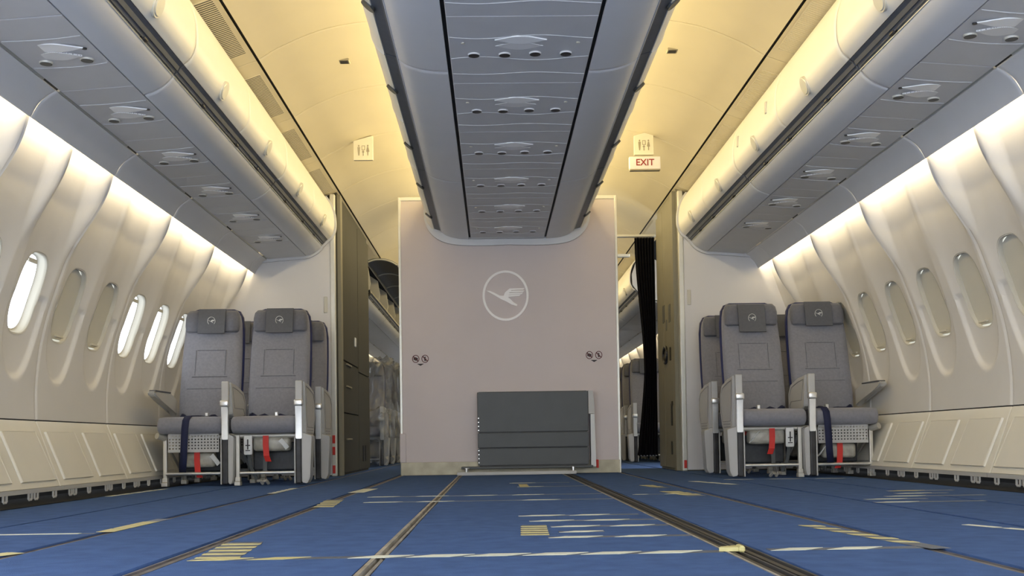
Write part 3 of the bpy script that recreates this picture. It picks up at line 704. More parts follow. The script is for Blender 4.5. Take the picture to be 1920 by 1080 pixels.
# ------------------------------------------------------------------ bulkheads and lavatories
BY = 9.27
def wall_contour(side, off=0.0): return [(XC+side*(a-off), b) for a, b in PROF[::4]]
for side in (-1, 1):
    r = empty('bulkhead', (XC+side*2.0, BY, 0), 'cream bulkhead wall behind the %s seats, closing off the lavatory' % SIDE[side], 'bulkhead')
    poly = [(XC+side*1.54, 0.01), (XC+side*2.46, 0.01)]+[(XC+side*(a), b) for a, b in DADO[::-1]]+[(XC+side*(a+0.03), b) for a, b in PROF[::4]]+[(XC+side*2.1, 2.4), (XC+side*1.54, 2.42)]
    bm = B(); prism(bm, poly, BY, BY+0.03); part('panel_face', bm, blk_m, r)
    part('edge_post', box(B(), min(XC+side*1.50, XC+side*1.545), max(XC+side*1.50, XC+side*1.545), BY-0.01, BY+0.05, 0.0, 2.46, 0.008, 2), trim_m, r)
    hx = XC+side*1.585
    part('hinge_plate', box(B(), hx-0.016, hx+0.016, BY-0.008, BY, 1.42 if side < 0 else 1.45, 1.56 if side < 0 else 1.585, 0.003, 1), shade_m, r)
    # lavatory block behind
    LD = 11.5 if side < 0 else 10.35
    xi = XC+side*1.47
    lv = empty('lavatory', (XC+side*1.9, BY+0.06, 0), ('dark olive lavatory block with door panels beside the left aisle' if side < 0 else 'olive lavatory block with a labelled door beside the curtain and right aisle'), 'lavatory')
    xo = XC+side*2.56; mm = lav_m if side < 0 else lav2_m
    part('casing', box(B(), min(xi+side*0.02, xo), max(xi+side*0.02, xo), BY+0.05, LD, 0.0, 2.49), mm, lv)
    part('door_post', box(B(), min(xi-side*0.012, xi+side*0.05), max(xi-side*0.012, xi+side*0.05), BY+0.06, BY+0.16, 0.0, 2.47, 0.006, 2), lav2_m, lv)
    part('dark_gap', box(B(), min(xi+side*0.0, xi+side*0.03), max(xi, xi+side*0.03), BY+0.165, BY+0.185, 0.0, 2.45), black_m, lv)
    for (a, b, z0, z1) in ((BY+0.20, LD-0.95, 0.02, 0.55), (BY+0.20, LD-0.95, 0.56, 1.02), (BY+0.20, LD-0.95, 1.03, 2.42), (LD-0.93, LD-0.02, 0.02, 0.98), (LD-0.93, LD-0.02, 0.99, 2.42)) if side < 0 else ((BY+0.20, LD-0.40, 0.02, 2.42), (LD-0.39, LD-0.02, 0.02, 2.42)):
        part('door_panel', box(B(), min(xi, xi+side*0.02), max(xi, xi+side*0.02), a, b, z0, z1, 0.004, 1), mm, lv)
    if side > 0:
        for (y, z, w, h) in ((9.62, 1.42, 0.10, 0.16), (9.80, 1.33, 0.05, 0.10), (9.95, 1.45, 0.12, 0.16)): part('door_label', box(B(), xi-0.003, xi, y-w/2, y+w/2, z-h/2, z+h/2), slate_m, lv)
        bm = B(); ring = [(9.86+0.10*math.cos(a), 1.06+0.075*math.sin(a)) for a in [2*math.pi*k/24 for k in range(24)]]
        for k in range(24):
            p, q = ring[k], ring[(k+1) % 24]; cyl(bm, (xi-0.008, *p), (xi-0.008, *q), 0.014, seg=6)
        part('door_handle', bm, raild_m, lv)
        for (y, z, h) in ((9.60, 1.05, 0.12), (9.55, 0.60, 0.04), (9.58, 0.50, 0.2), (9.6, 0.2, 0.12)): part('fitting', box(B(), xi-0.01, xi, y-0.02, y+0.02, z-h/2, z+h/2, 0.003, 1), lav_m, lv)
    else:
        part('door_lock', box(B(), xi, xi+0.015, 10.24, 10.30, 1.21, 1.30, 0.004, 1), label_m, lv)
        for z in (0.80, 1.0, 0.32): part('door_catch', box(B(), xi, xi+0.014, 9.66, 9.98, z-0.008, z+0.008, 0.003, 1), lav2_m, lv)
        for y in (10.9, 11.1): part('vent_slot', box(B(), xi, xi+0.006, y-0.05, y+0.05, 0.10, 0.26), black_m, lv)
    # red tags hanging low at the post
    for z in ((0.32, 0.22, 0.06) if side < 0 else (0.06,)):
        part('red_tag', box(B(), min(XC+side*1.512, XC+side*1.536), max(XC+side*1.512, XC+side*1.536), BY-0.016, BY-0.0105, z-0.035, z+0.035, 0.002, 1), red_m, r)
# ------------------------------------------------------------------ curtain, its rails
cu = empty('aisle_curtain', (1.53, 10.45, 0.12), 'long black curtain gathered beside the right lavatory in the aisle', 'curtain')
bm = B(); NZ, NX = 26, 44; rows = []
for i in range(NZ+1):
    z = 2.27-(2.27-0.12)*i/NZ; u = i/NZ
    lft = 1.415+0.075*math.sin(math.pi*min(1, u/0.62)*0.5)**2*(1 if u < 0.62 else 1-((u-0.62)/0.38)**1.2*1.1); rgt = 1.615
    rows.append([bm.verts.new((lft+(rgt-lft)*j/NX, 10.45+0.028*math.sin(j*2*math.pi/6.2+0.5*math.sin(u*3)), z+0.006*math.sin(j))) for j in range(NX+1)])
for i in range(NZ):
    for j in range(NX): bm.faces.new((rows[i][j], rows[i][j+1], rows[i+1][j+1], rows[i+1][j]))
part('cloth', bm, curt_m, cu, smooth=True)
bm = B(); box(bm, 1.06, 1.62, 10.42, 10.47, 2.275, 2.30, 0.006, 2); part('curtain_rail', bm, trim_m, cu)
bm = B(); box(bm, 1.14, 1.48, 11.30, 11.36, 2.23, 2.262, 0.006, 2); tag(part('cross_bar', bm, trim_m), 'cream cross bar spanning the right aisle behind the black curtain', 'bar')
# ------------------------------------------------------------------ hanging signs
def figure(bm, cx, cz, kind, y, s=1.0):
    prism(bm, ell(cx, cz+0.036*s, 0.006*s, 0.008*s, 10), y-0.002, y)
    if kind == 'm': prism(bm, [(cx-0.010*s, cz+0.026*s), (cx+0.010*s, cz+0.026*s), (cx+0.008*s, cz-0.005*s), (cx+0.004*s, cz-0.04*s), (cx-0.004*s, cz-0.04*s), (cx-0.008*s, cz-0.005*s)], y-0.002, y)
    elif kind == 'f': prism(bm, [(cx-0.005*s, cz+0.026*s), (cx+0.005*s, cz+0.026*s), (cx+0.012*s, cz-0.010*s), (cx+0.004*s, cz-0.012*s), (cx+0.003*s, cz-0.04*s), (cx-0.003*s, cz-0.04*s), (cx-0.004*s, cz-0.012*s), (cx-0.012*s, cz-0.010*s)], y-0.002, y)
def lav_sign(cx, zt, y, lab, im):
    w, h = 0.150, 0.150
    r = empty('lavatory_sign', (cx, y, zt), lab, 'sign')
    bm = B(); prism(bm, [(cx-w/2, zt-0.02), (cx-w/2, zt-0.02-h), (cx+w/2, zt-0.02-h), (cx+w/2, zt+0.02)], y, y+0.03)
    part('sign_body', bm, sign_m, r)
    z = zt-0.095
    bm = B(); figure(bm, cx-0.034, z, 'm', y, 1.0); figure(bm, cx+0.036, z, 'f', y, 1.0)
    for (a, b, c, d) in ((-0.012, 0.014, 0.034, 0.038), (-0.012, 0.014, 0.002, 0.006), (-0.012, -0.008, 0.006, 0.034), (0.010, 0.014, 0.006, 0.034)): box(bm, cx+a, cx+b, y-0.002, y, z+c, z+d)
    box(bm, cx-0.003, cx+0.003, y-0.002, y, z-0.042, z); box(bm, cx-0.010, cx+0.010, y-0.002, y, z-0.014, z-0.009)
    part('pictogram', bm, im, r)
    bm = B()
    for (a, b, c, d) in ((-w/2+0.008, w/2-0.008, -0.048, -0.046), (-w/2+0.008, w/2-0.008, 0.050, 0.052)): pass
    bm.free()
    return r
lav_sign(-0.985, 2.655, 8.25, 'cream sign with faint lavatory figures hanging from the left aisle ceiling', kick_m)
lav_sign(1.205, 2.675, 8.25, 'cream sign with dark lavatory figures above the EXIT sign, right aisle', icon_m)
er = empty('exit_sign', (1.205, 8.24, 2.44), 'white EXIT sign with dark red letters hanging in the right aisle', 'sign')
part('sign_body', box(B(), 1.085, 1.330, 8.225, 8.262, 2.385, 2.485, 0.006, 2), signw_m, er)
part('sign_base', box(B(), 1.088, 1.327, 8.222, 8.265, 2.374, 2.386, 0.003, 1), kick_m, er)
def text_mesh(body, size, loc, m, parent, name, sx=1.0):
    cu_ = bpy.data.curves.new('t', 'FONT'); cu_.body = body; cu_.size = size; cu_.align_x = 'CENTER'; cu_.align_y = 'CENTER'; cu_.extrude = 0.001; cu_.offset = size*0.012
    to = bpy.data.objects.new('t', cu_); COL.objects.link(to); bpy.context.view_layer.update()
    me = bpy.data.meshes.new_from_object(to.evaluated_get(bpy.context.evaluated_depsgraph_get())); bpy.data.objects.remove(to); me.name = name
    for v in me.vertices: x, y, z = v.co; v.co = (x*sx, -z, y)
    me.materials.clear(); me.materials.append(m)
    o = bpy.data.objects.new(name, me); link(o, parent); o.location = Vector(loc)-world_off(parent); return o
text_mesh('EXIT', 0.072, (1.208, 8.2235, 2.436), redink_m, er, 'lettering', 0.98)
# ------------------------------------------------------------------ seats
def seat_pair(sg, origin, name, lab, grp, tilt_cover=False, belt_x=-0.27, simple=False):
    """local frame: x across (aisle side at +sg), y away from the camera; windows side at -sg"""
    r = empty(name, origin, lab, 'seat', grp); ox, oy, oz = origin
    def X(a): return ox+sg*a
    def bx(bm, a0, a1, y0, y1, z0, z1, bev=0.0, seg=2):
        xa, xb = sorted((X(a0), X(a1))); return box(bm, xa, xb, oy+y0, oy+y1, z0, z1, bev, seg)
    P = lambda a, y, z: (X(a), oy+y, z)
    for ci, c in enumerate((-0.2525, 0.2525)):
        # cushion: rounded front
        bm = B(); hw = 0.222; n = 10
        prof = [(-0.085, 0.385), (-0.095, 0.42), (-0.085, 0.458), (-0.05, 0.478), (0.02, 0.482), (0.2, 0.470), (0.45, 0.455), (0.45, 0.372), (0.10, 0.362), (-0.05, 0.364)]
        rows = []
        for t_, k in ((-1, 0.84), (-0.965, 0.95), (-0.90, 1.0), (-0.3, 1.03), (0.3, 1.03), (0.90, 1.0), (0.965, 0.95), (1, 0.84)):
            rows.append([bm.verts.new(P(c+t_*hw, 0.18+(y-0.18)*(1 if k >= 1 else 0.5+0.5*k), 0.42+(z-0.42)*k)) for y, z in prof])
        for i in range(len(rows)-1):
            for k in range(len(prof)): bm.faces.new((rows[i][k], rows[i][(k+1) % len(prof)], rows[i+1][(k+1) % len(prof)], rows[i+1][k]))
        bm.faces.new(rows[0]); bm.faces.new(rows[-1][::-1]); part('seat_cushion', bm, fab_m, r, smooth=True, angle=60)
        # backrest: loft of rounded sections leaning back
        bm = B(); rows = []; NN = 20
        for z, w, th in ((0.43, 0.200, 0.05), (0.47, 0.213, 0.062), (0.60, 0.222, 0.066), (0.80, 0.222, 0.058), (1.00, 0.219, 0.052), (1.12, 0.214, 0.050), (1.20, 0.208, 0.048), (1.255, 0.196, 0.044), (1.288, 0.170, 0.036), (1.300, 0.135, 0.022)):
            y = 0.425+(z-0.43)*0.24; row = []
            for k in range(NN):
                t_ = 2*math.pi*k/NN; cc, ss_ = math.cos(t_), math.sin(t_)
                row.append(bm.verts.new(P(c+w*math.copysign(abs(cc)**0.5, cc), y+th*math.copysign(abs(ss_)**0.6, ss_), z)))
            rows.append(row)
        for i in range(len(rows)-1):
            for k in range(NN): bm.faces.new((rows[i][k], rows[i][(k+1) % NN], rows[i+1][(k+1) % NN], rows[i+1][k]))
        bm.faces.new(rows[0]); bm.faces.new(rows[-1][::-1]); br = part('backrest', bm, fab_m, r, smooth=True, angle=65)
        # navy shell behind it
        bm = B(); rows = []
        for z, w in ((0.42, 0.205), (0.60, 0.230), (0.80, 0.232), (1.00, 0.229), (1.16, 0.224), (1.25, 0.210), (1.295, 0.184), (1.312, 0.140)):
            y = 0.425+(z-0.43)*0.24+0.030
            rows.append([bm.verts.new(P(c+q*w, y+dy, z)) for q, dy in ((-1, 0), (-0.97, 0.035), (0.97, 0.035), (1, 0), (0.97, -0.012), (-0.97, -0.012))])
        for i in range(len(rows)-1):
            for k in range(6): bm.faces.new((rows[i][k], rows[i][(k+1) % 6], rows[i+1][(k+1) % 6], rows[i+1][k]))
        bm.faces.new(rows[0]); bm.faces.new(rows[-1][::-1]); part('back_shell', bm, navy_m, br, smooth=True, angle=40)
        # stitched seams on the backrest
        if not simple:
            bm = B()
            for z, hw_ in ((0.99, 0.10), (0.79, 0.13), (0.70, 0.16)):
                y = 0.425+(z-0.43)*0.24-0.058+(0.004 if z > 0.9 else -0.003)
                path_tube(bm, [P(c-hw_+2*hw_*q/6, y, z) for q in range(7)], 0.0022, 5)
            for q in (-0.11, 0.11): path_tube(bm, [P(c+q, 0.425+(z-0.43)*0.24-0.056, z) for z in (0.80, 0.9, 0.99)], 0.0022, 5)
            part('stitched_seam', bm, head_m, br)
        # headrest with two winged cushions and cover
        dz = 0.0
        bm = B(); rows = []
        for z, w, dy in ((1.125, 0.178, 0.02), (1.135, 0.196, 0.045), (1.17, 0.202, 0.055), (1.23, 0.202, 0.054), (1.27, 0.196, 0.044), (1.293, 0.178, 0.026)):
            y = 0.425+(z-0.43)*0.24-0.035
            rows.append([bm.verts.new(P(c+q*w, y-f*dy, z)) for q, f in ((-1, 0.2), (-0.97, 0.8), (-0.86, 1.1), (-0.62, 1.05), (-0.50, 0.78), (0, 0.72), (0.50, 0.78), (0.62, 1.05), (0.86, 1.1), (0.97, 0.8), (1, 0.2), (0.9, -0.5), (-0.9, -0.5))])
        m_ = len(rows[0])
        for i in range(len(rows)-1):
            for k in range(m_): bm.faces.new((rows[i][k], rows[i][(k+1) % m_], rows[i+1][(k+1) % m_], rows[i+1][k]))
        bm.faces.new(rows[0]); bm.faces.new(rows[-1][::-1]); hd = part('headrest', bm, head_m, br, smooth=True, angle=50)
        z0, z1 = 1.115, 1.302; ct = c+0.0; sh = 0.0
        if tilt_cover and ci == 1: z0, z1, sh = 1.075, 1.285, 0.0
        bm = B(); pr_ = []
        for z in (z0, z0+0.012, z0+0.05, (z0+z1)/2, z1-0.04, z1-0.008, z1):
            y = 0.425+(z-0.43)*0.24-0.035-0.058+(0.012 if z > z1-0.02 else 0); pr_.append(P(ct, y, z))
        ribbon(bm, pr_, (0.100, 0, 0), 0.004); part('headrest_cover', bm, cover_m, br, smooth=True, angle=50)
        if not simple:
            zc_ = (z0+z1)/2; yv = oy+0.425+(zc_-0.43)*0.24-0.035-0.058-0.0065
            lo = crane(X(ct), 0, 0.058/172, yv-0.003, yv, parent=br, m=label_m, name='bird_emblem')
            lo.location.z += zc_
        # belt lying on the seat
        if not simple:
            bm = B(); pts = [P(c-0.20+0.40*q/14, 0.375+0.012*math.sin(q*1.3), 0.480+0.014*abs(math.sin(q*0.9+ci))) for q in range(15)]
            ribbon(bm, pts, (0, 0.030, 0.020), 0.004); part('seat_belt', bm, belt_m, r, smooth=True)
            bm = B(); bx(bm, c-0.005, c+0.02, 0.335, 0.355, 0.485, 0.520, 0.004, 1); part('belt_buckle', bm, metal_m, r)
            for q in (-0.19, 0.16):
                bm = B(); path_tube(bm, [P(c+q, 0.40, 0.47), P(c+q+0.02, 0.36, 0.505), P(c+q+0.05, 0.34, 0.485)], 0.014, 6)
                part('belt_anchor', bm, belt_m, r, smooth=True)
    # hanging strap over the window-side cushion
    if belt_x is not None:
        bm = B(); a = belt_x; pts = [P(a+0.06, 0.34, 0.495), P(a+0.035, 0.2, 0.492), P(a+0.02, 0.05, 0.492), P(a+0.005, -0.06, 0.487), P(a, -0.098, 0.455), P(a-0.005, -0.105, 0.40), P(a-0.012, -0.10, 0.30), P(a-0.022, -0.08, 0.20), P(a-0.035, -0.06, 0.10)]
        ribbon(bm, pts, (0.024, 0, 0), 0.0015); part('hanging_belt', bm, belt_m, r, smooth=True)
    # armrest boxes in the middle and at the aisle: front strip, clamp, strut, flank
    for a, aisle in ((0.0, False), (0.505, True)):
        bm = B(); lo = 0.33 if aisle else 0.47
        flank = [(-0.07, 0.715), (0.10, 0.700), (0.30, 0.665), (0.36, 0.60), (0.36, 0.47), (0.31, lo+0.04), (0.26, lo), (0.02, lo), (-0.03, lo+0.03)]
        xa, xb = sorted((X(a-0.012), X(a+0.034)))
        prism(bm, [(oy+y, z) for y, z in flank], xa, xb, 'x')
        bmesh.ops.bevel(bm, geom=list(bm.edges), offset=0.006, segments=2, affect='EDGES')
        ar = part('armrest_box', bm, seatp_m, r, smooth=True, angle=40)
        # outlined field on the side
        for sd in (1,):
            xs_ = X(a+0.0345) if True else 0
            bm = B(); q = [(-0.03, 0.685), (0.10, 0.672), (0.27, 0.642), (0.325, 0.59), (0.325, 0.50), (0.28, lo+0.07), (0.02, lo+0.07)]
            pts = [(xs_, oy+y, z) for y, z in q]; path_tube(bm, pts+[pts[0]], 0.003, 5)
            if aisle:
                for zz_ in (lo+0.05, lo+0.03): path_tube(bm, [(xs_, oy+0.03, zz_), (xs_, oy+0.25, zz_)], 0.003, 5)
            part('flank_line', bm, seatd_m, ar)
        bm = B(); bx(bm, a-0.026, a+0.022, -0.105, -0.068, 0.585, 0.720, 0.006); part('arm_front', bm, seatp_m, ar)
        bm = B(); bx(bm, a-0.020, a+0.024, 0.0, 0.34, 0.690, 0.700, 0.003); 
        bm.free()
        bm = B(); bx(bm, a-0.034, a+0.026, -0.125, -0.075, 0.545, 0.590, 0.010, 3); part('arm_clamp', bm, metal_m, ar, smooth=True, angle=40)
        bm = B(); prism(bm, [(oy-0.115, 0.548), (oy-0.085, 0.548), (oy-0.070, 0.45), (oy-0.072, 0.32), (oy-0.105, 0.32), (oy-0.105, 0.45)], *sorted((X(a-0.026), X(a+0.018))), 'x')
        bmesh.ops.bevel(bm, geom=list(bm.edges), offset=0.004, segments=2, affect='EDGES'); part('arm_strut', bm, metal_m, ar, smooth=True, angle=40)
        # leg shroud: dark core, pale flank
        bm = B(); bx(bm, a-0.030, a+0.010, -0.085, 0.02, 0.012, 0.335, 0.008); sh_ = part('leg_shroud_core', bm, raild_m, r)
        wsh = 0.055 if aisle else 0.030
        bm = B(); prism(bm, [(X(a+0.012), 0.020), (X(a+0.012), 0.36), (X(a+0.012+wsh*1.25), 0.34), (X(a+0.012+wsh), 0.05), (X(a+0.010+wsh*0.7), 0.012)], oy-0.082, oy+0.05)
        bmesh.ops.bevel(bm, geom=list(bm.edges), offset=0.005, segments=2, affect='EDGES'); part('leg_shroud', bm, seatp_m, r, smooth=True, angle=40)
        bm = B(); bx(bm, a-0.040, a-0.030, -0.085, 0.02, 0.012, 0.335, 0.004); part('leg_shroud', bm, seatp_m, r)
    # window-side armrest: slim padded bar
    bm = B(); pts = [(-0.10, 0.655), (-0.05, 0.665), (0.30, 0.66), (0.42, 0.62), (0.42, 0.50), (0.33, 0.545), (0.05, 0.60), (-0.08, 0.628)]
    prism(bm, [(oy+y, z) for y, z in pts], *sorted((X(-0.535), X(-0.480))), 'x'); bmesh.ops.bevel(bm, geom=list(bm.edges), offset=0.010, segments=3, affect='EDGES')
    wa = part('armrest', bm, seatp_m, r, smooth=True, angle=40)
    bm = B(); bx(bm, -0.533, -0.482, -0.06, 0.28, 0.660, 0.670, 0.004); part('arm_pad', bm, cover_m, wa)
    # frame
    bm = B(); cyl(bm, P(-0.50, 0.02, 0.345), P(0.50, 0.02, 0.345), 0.018, seg=12); cyl(bm, P(-0.50, 0.36, 0.345), P(0.50, 0.36, 0.345), 0.018, seg=12); part('cross_tube', bm, leg_m, r, smooth=True, angle=40)
    for x in (-0.44, 0.062):
        bm = B(); bx(bm, x-0.013, x+0.013, -0.015, 0.018, 0.028, 0.352, 0.004); bx(bm, x-0.022, x+0.020, -0.03, 0.03, 0.001, 0.030, 0.004); bx(bm, x-0.018, x+0.018, -0.022, 0.026, 0.030, 0.060, 0.004); part('leg', bm, leg_m, r)
        bm = B(); cyl(bm, P(x, 0.46, 0.03), P(x, 0.40, 0.35), 0.014, seg=10); bx(bm, x-0.02, x+0.02, 0.43, 0.49, 0.001, 0.03, 0.004); part('leg', bm, leg_m, r)
        bm = B(); cyl(bm, P(x, 0.45, 0.06), P(x, 0.02, 0.30), 0.010, seg=8); part('leg_brace', bm, leg_m, r)
    bm = B(); cyl(bm, P(-0.43, -0.02, 0.088), P(-0.045, -0.02, 0.088), 0.011, seg=10); cyl(bm, P(0.08, -0.02, 0.088), P(0.47, -0.02, 0.088), 0.011, seg=10); part('foot_bar', bm, metal_m, r, smooth=True, angle=40)
    bm = B(); cyl(bm, P(-0.48, -0.06, 0.352), P(-0.44, 0.0, 0.335), 0.022, seg=12); part('end_fitting', bm, leg_m, r, smooth=True, angle=40)
    # perforated panel under the window-side seat
    bm = B(); xa, xb = sorted((X(-0.41), X(-0.06))); yv = oy-0.035
    nx, nz = 16, 5; wx = (xb-xa)/nx; hz = 0.105/nz
    if simple: box(bm, xa, xb, yv, yv+0.004, 0.245, 0.36)
    else:
        # a plate with real holes: strips around each hole
        def sheet(y_, back):
            vs = {}
            for i in range(nx):
                for k in range(nz):
                    cx_, cz_ = xa+wx*(i+0.5), 0.252+hz*(k+0.5)
                    sq = [bm.verts.new((cx_+wx/2*a, y_, cz_+hz/2*b)) for a, b in ((-1, -1), (1, -1), (1, 1), (-1, 1))]
                    h = [bm.verts.new((cx_+wx*0.30*a, y_, cz_+hz*0.30*b)) for a, b in ((0, -1), (1, 0), (0, 1), (-1, 0))]
                    bm.faces.new((sq[0], sq[1], h[0])); bm.faces.new((sq[1], h[1], h[0])); bm.faces.new((sq[1], sq[2], h[1])); bm.faces.new((sq[2], h[2], h[1]))
                    bm.faces.new((sq[2], sq[3], h[2])); bm.faces.new((sq[3], h[3], h[2])); bm.faces.new((sq[3], sq[0], h[3])); bm.faces.new((sq[0], h[0], h[3]))
        sheet(yv, False)
        box(bm, xa, xb, yv-0.004, yv+0.004, 0.356, 0.366); box(bm, xa, xb, yv-0.006, yv+0.004, 0.236, 0.252)
    part('perforated_panel', bm, seatp_m, r)
    # dark equipment boxes, life vest pouches, red straps
    bm = B(); bx(bm, -0.38, -0.08, 0.10, 0.30, 0.10, 0.33, 0.01); part('equipment_box', bm, dark_m, r)
    bm = B(); bx(bm, 0.14, 0.46, 0.12, 0.32, 0.10, 0.30, 0.01); part('equipment_box', bm, dark_m, r)
    if not simple:
        for (a0, a1, z0, z1, rx) in ((-0.34, -0.10, 0.13, 0.235, -0.22), (0.16, 0.42, 0.235, 0.335, 0.255)):
            bm = B(); bx(bm, a0, a1, 0.0, 0.09, z0, z1, 0.025, 3); part('life_vest_pouch', bm, pouch_m, r, smooth=True, angle=50)
            bm = B(); ribbon(bm, [P(rx, -0.004, z1+0.01), P(rx, -0.008, (z0+z1)/2), P(rx+0.005, -0.006, z0-0.03), P(rx+0.015, 0.01, z0-0.07)], (0.020, 0, 0), 0.0015); part('red_strap', bm, red_m, r)
            bm = B(); ribbon(bm, [P(rx+0.10, -0.006, z1-0.02), P(rx+0.13, -0.012, z0+0.05), P(rx+0.15, -0.004, z0+0.02)], (0.012, 0, 0.01), 0.004); part('white_tag', bm, label_m, r)
        bm = B(); bx(bm, 0.112, 0.172, -0.055, -0.035, 0.212, 0.350, 0.010, 2); lt = part('adapter_plate', bm, label_m, r, smooth=True, angle=40)
        bm = B(); bx(bm, 0.138, 0.146, -0.058, -0.055, 0.25, 0.32); bx(bm, 0.126, 0.158, -0.058, -0.055, 0.275, 0.282); bx(bm, 0.126, 0.158, -0.058, -0.055, 0.240, 0.246); part('plate_symbol', bm, ink_m, lt)
        bm = B(); ribbon(bm, [P(0.14, -0.01, 0.215), P(0.15, 0.0, 0.13), P(0.19, 0.01, 0.04)], (0.012, 0, 0), 0.006); ribbon(bm, [P(0.245, 0.02, 0.22), P(0.245, 0.02, 0.10)], (0.014, 0, 0), 0.004); part('seat_strap', bm, slate_m, r)
        bm = B()
        for q in (0.20, 0.24): path_tube(bm, [P(q, 0.0, 0.03), P(q+0.02, -0.02, 0.035), P(q+0.03, 0.01, 0.012)], 0.012, 6)
        part('floor_fitting', bm, leg_m, r)
    return r
sL = seat_pair(1, (-1.840, 7.45, 0), 'double_seat', 'front pair of blue-grey seats by left windows, navy strap hanging down', 'seat pairs on the left', belt_x=-0.27)
sL2 = seat_pair(1, (-1.840, 8.26, 0), 'double_seat', 'rear pair of blue-grey seats by left windows, mostly hidden by front pair', 'seat pairs on the left', belt_x=None)
sR = seat_pair(-1, (2.205, 7.45, 0), 'double_seat', 'front pair of charcoal seats by right windows, navy strap hanging down', 'seat pairs on the right', tilt_cover=True, belt_x=-0.10)
sR2 = seat_pair(-1, (2.205, 8.26, 0), 'double_seat', 'rear pair of charcoal seats by right windows, mostly hidden by front pair', 'seat pairs on the right', belt_x=None)
# seats of the cabin beyond
protoS = {}
for side, sg, xo in ((-1, 1, -1.84), (1, -1, 2.205)):
    for i in range(9):
        y = 12.9+0.82*i
        lab = ('plastic-wrapped double seat in the far left cabin, %s row beyond the lavatory' if side < 0 else 'blue-grey double seat in the far right cabin, %s row past the curtain') % ORD[i]
        if side not in protoS: r = protoS[side] = seat_pair(sg, (xo, y, 0), 'double_seat', lab, 'double seats in the far %s cabin' % SIDE[side], belt_x=None, simple=True)
        else: r = copy_tree(protoS[side], (xo, y, 0)); r['label'] = lab
pw = None
for i in range(6):
    y = 12.9+0.82*i
    if pw is None:
        bm = B(); rnd = random.Random(3); rows = []; NA, NB = 22, 26
        path = catmull([(-0.20, 0.05), (-0.17, 0.35), (-0.15, 0.62), (0.15, 0.75), (0.36, 0.95), (0.44, 1.25), (0.60, 1.36), (0.74, 1.22), (0.76, 0.7), (0.76, 0.1)], 3)
        for (py, pz) in path:
            rows.append([bm.verts.new((-1.84-0.56+1.14*j/NB+rnd.uniform(-.012, .012), y+py+rnd.uniform(-.05, .05), pz+rnd.uniform(-.04, .04))) for j in range(NB+1)])
        for a in range(len(rows)-1):
            for j in range(NB): bm.faces.new((rows[a][j], rows[a][j+1], rows[a+1][j+1], rows[a+1][j]))
        # aisle-side flap
        n_ = len(path)
        for a in range(3, n_-4): 
            pass
        pw = part('plastic_cover', bm, wrap_m, origin=(-1.84, y, 0)); tag(pw, 'crinkled clear plastic sheet over a double seat in the far left cabin', 'plastic sheet', 'plastic sheets on the far left seats')
    else: c = pw.copy(); COL.objects.link(c); c.location = (-1.84, y, 0)
    (pw if i == 0 else c)['label'] = 'crinkled clear plastic sheet over the %s double seat row in the far left cabin' % ORD[i]
# ------------------------------------------------------------------ tape on the floor
def dash_tape(x0, y0, x1, y1, w, pitch, fill, slant, m, lab, seedv=0, skip=0.0):
    L = math.hypot(x1-x0, y1-y0); dx, dy = (x1-x0)/L, (y1-y0)/L; nx_, ny_ = -dy, dx; rnd = random.Random(seedv); h = w/2
    bm = B(); k = max(2, int(L/0.08)); top = []; bot = []
    for i in range(k+1):
        q = L*i/k; top.append((x0+dx*q+nx_*h*rnd.uniform(.9, 1.0), y0+dy*q+ny_*h*rnd.uniform(.9, 1.0))); bot.append((x0+dx*q-nx_*h*rnd.uniform(.9, 1.0), y0+dy*q-ny_*h*rnd.uniform(.9, 1.0)))
    prism(bm, bot+top[::-1], 0.0003, 0.0010, 'z')
    o = part('floor_tape', bm, film_m, origin=((x0+x1)/2, (y0+y1)/2, 0)); tag(o, lab, 'tape', 'strips of tape on the carpet')
    bm = B(); n = max(1, int(L/pitch))
    for i in range(n):
        if rnd.random() < skip: continue
        a = i*pitch; b = min(L, a+pitch*fill*rnd.uniform(0.92, 1.06))
        pts = [(x0+dx*q+nx_*e, y0+dy*q+ny_*e) for q, e in ((a, -h), (max(a+0.01, b-slant), -h), (b, h), (min(b-0.01, a+slant), h))]
        prism(bm, pts, 0.0009, 0.0018, 'z')
    part('tape_stripe', bm, m, o, kind='stuff' if n > 1 else None)
    return o
T = dash_tape
T(-0.75, 2.64, -0.36, 2.64, 0.050, 0.145, 1.05, 0.06, tapey_m, 'yellow striped tape across the blue carpet nearest the camera, left end', 1)
T(-0.36, 2.64, 0.56, 2.64, 0.055, 0.142, 1.12, 0.060, tapew_m, 'long pale striped tape across the central blue carpet nearest the camera', 2)
T(0.68, 2.66, 1.06, 2.66, 0.055, 0.140, 1.12, 0.060, tapew_m, 'short pale striped tape right of the wide dark rail, nearest the camera', 3)
for i, (px0, px1, py, m) in enumerate(((970, 1195, 966, tapew_m), (990, 1230, 976, tapew_m), (1030, 1250, 987, tapew_m), (1045, 1130, 997, tapew_m), (1025, 1295, 1007, tapew_m))):
    y = CAMZ*F/(py-826); xa, xb = (px0-926)*y/F, (px1-926)*y/F
    T(xa, y, min(xb, 0.565), y, 0.05, 0.19, 0.88, 0.05, m, 'pale tape line in the cluster on the central carpet, %s from the partition' % ORD[i], 10+i)
T(0.118, 3.17, 0.128, 3.56, 0.085, 0.078, 0.45, 0.0, tapey_m, 'yellow hazard tape patch at the left of the central tape cluster', 20)
for i, (py, xa, xb) in enumerate(((926.5, -0.66, 0.56), (936.5, -0.62, 0.56), (911.5, 0.14, 0.60), (904.5, 0.1, 0.5))):
    y = CAMZ*F/(py-826); T(xa, y, xb, y, 0.045, 0.25, 0.7, 0.03, tapew_m, 'thin faded tape line across the far central carpet, %s from the camera' % ('second first third fourth'.split()[i]), 30+i, 0.1)
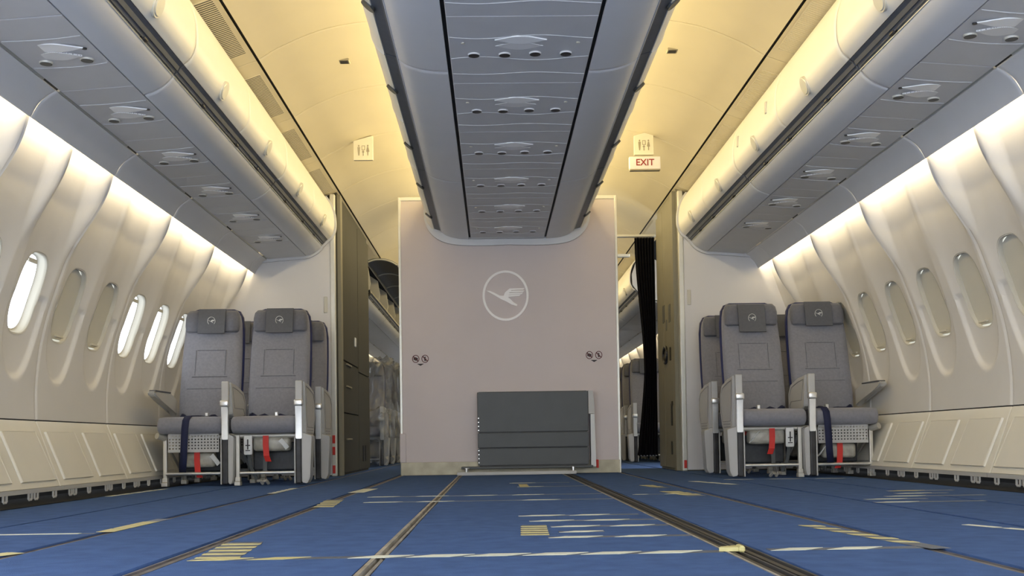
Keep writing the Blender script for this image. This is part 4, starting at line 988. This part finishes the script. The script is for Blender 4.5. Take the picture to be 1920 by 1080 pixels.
T(0.155, 6.7, 0.215, 6.7, 0.42, 0.06, 0.9, 0.0, tapey_m, 'small yellow tape patch on the far central carpet', 40)
T(-0.69, 2.66, -0.72, 3.10, 0.11, 0.088, 0.45, 0.01, tapey_m, 'stepped yellow tape pieces beside the inner left rail, nearest the camera', 41)
T(-0.76, 4.75, -0.80, 5.4, 0.09, 0.15, 0.45, 0.01, tapey_m, 'yellow tape pieces beside the inner left rail, farther from the camera', 42)
T(-1.285, 3.55, -1.275, 4.15, 0.060, 0.155, 0.88, 0.0, tapey_m, 'yellow and black tape over the left rail', 43)
T(-1.62, 3.50, -1.30, 3.50, 0.03, 0.30, 0.97, 0.0, tapew_m, 'thin white tape line at the left edge of the carpet', 44)
T(-1.36, 2.72, -1.28, 2.90, 0.06, 0.2, 0.9, 0.0, tapey_m, 'yellow tape scrap at the picture\'s lower left corner', 45)
T(-1.28, 6.15, -1.275, 6.9, 0.045, 0.12, 0.6, 0.0, tapew_m, 'white tape scraps on the left rail near the seats', 46)
T(-2.19, 6.1, -2.16, 7.1, 0.04, 0.2, 0.7, 0.0, tapew_m, 'white tape scraps beside the left wall', 47)
T(-0.79, 6.1, -0.76, 6.6, 0.09, 0.5, 0.9, 0.0, tapew_m, 'pale tape scrap on the inner left rail near the partition', 48)
for i, (px0, px1, py) in enumerate(((1665, 1790, 921), (1622, 1740, 936), (1660, 1850, 931), (1680, 1780, 926), (1640, 1850, 942))):
    y = CAMZ*F/(py-817); xa, xb = (px0-926)*y/F, (px1-926)*y/F
    T(xa, y, xb, y, 0.05, 0.24, 0.8, 0.06, tapey_m if i == 0 else tapew_m, 'pale tape line in the cluster before the right seats, %s drawn' % ORD[i], 50+i)
T(1.46, 3.30, 1.60, 2.95, 0.03, 0.16, 0.8, 0.0, tapew_m, 'pale tape strip running beside the right rail, near the camera', 60)
T(1.30, 7.0, 1.45, 6.4, 0.06, 0.2, 0.8, 0.03, tapew_m, 'pale tape scrap before the right seats', 61)
T(0.93, 5.7, 0.99, 5.2, 0.10, 0.15, 0.7, 0.02, tapey_m, 'worn yellow tape scrap between the wide rail and the second right rail, near', 62)
T(0.92, 6.5, 0.97, 6.1, 0.08, 0.15, 0.7, 0.02, tapey_m, 'worn yellow tape scrap between the wide rail and the second right rail, far', 63)
T(0.99, 3.38, 1.10, 2.62, 0.06, 0.11, 0.62, 0.03, tapey_m, 'yellow tape pieces beside the second right rail', 64)
T(1.55, 7.2, 2.5, 7.1, 0.03, 0.3, 0.7, 0.03, tapew_m, 'thin white tape line before the front right seats', 65)
T(0.70, 5.42, 1.05, 5.42, 0.03, 0.16, 0.5, 0.02, tapew_m, 'thin tape line between the wide rail and second right rail', 66)
bm = B(); prism(bm, [(0.55, 2.625), (0.60, 2.62), (0.612, 2.66), (0.60, 2.67), (0.56, 2.65)], 0.002, 0.012, 'z'); box(bm, 0.597, 0.612, 2.61, 2.66, 0.0, 0.016, 0.004, 1)
tag(part('tape_lump', bm, tapey_m), 'crumpled yellow tape lump on the wide dark rail', 'tape')
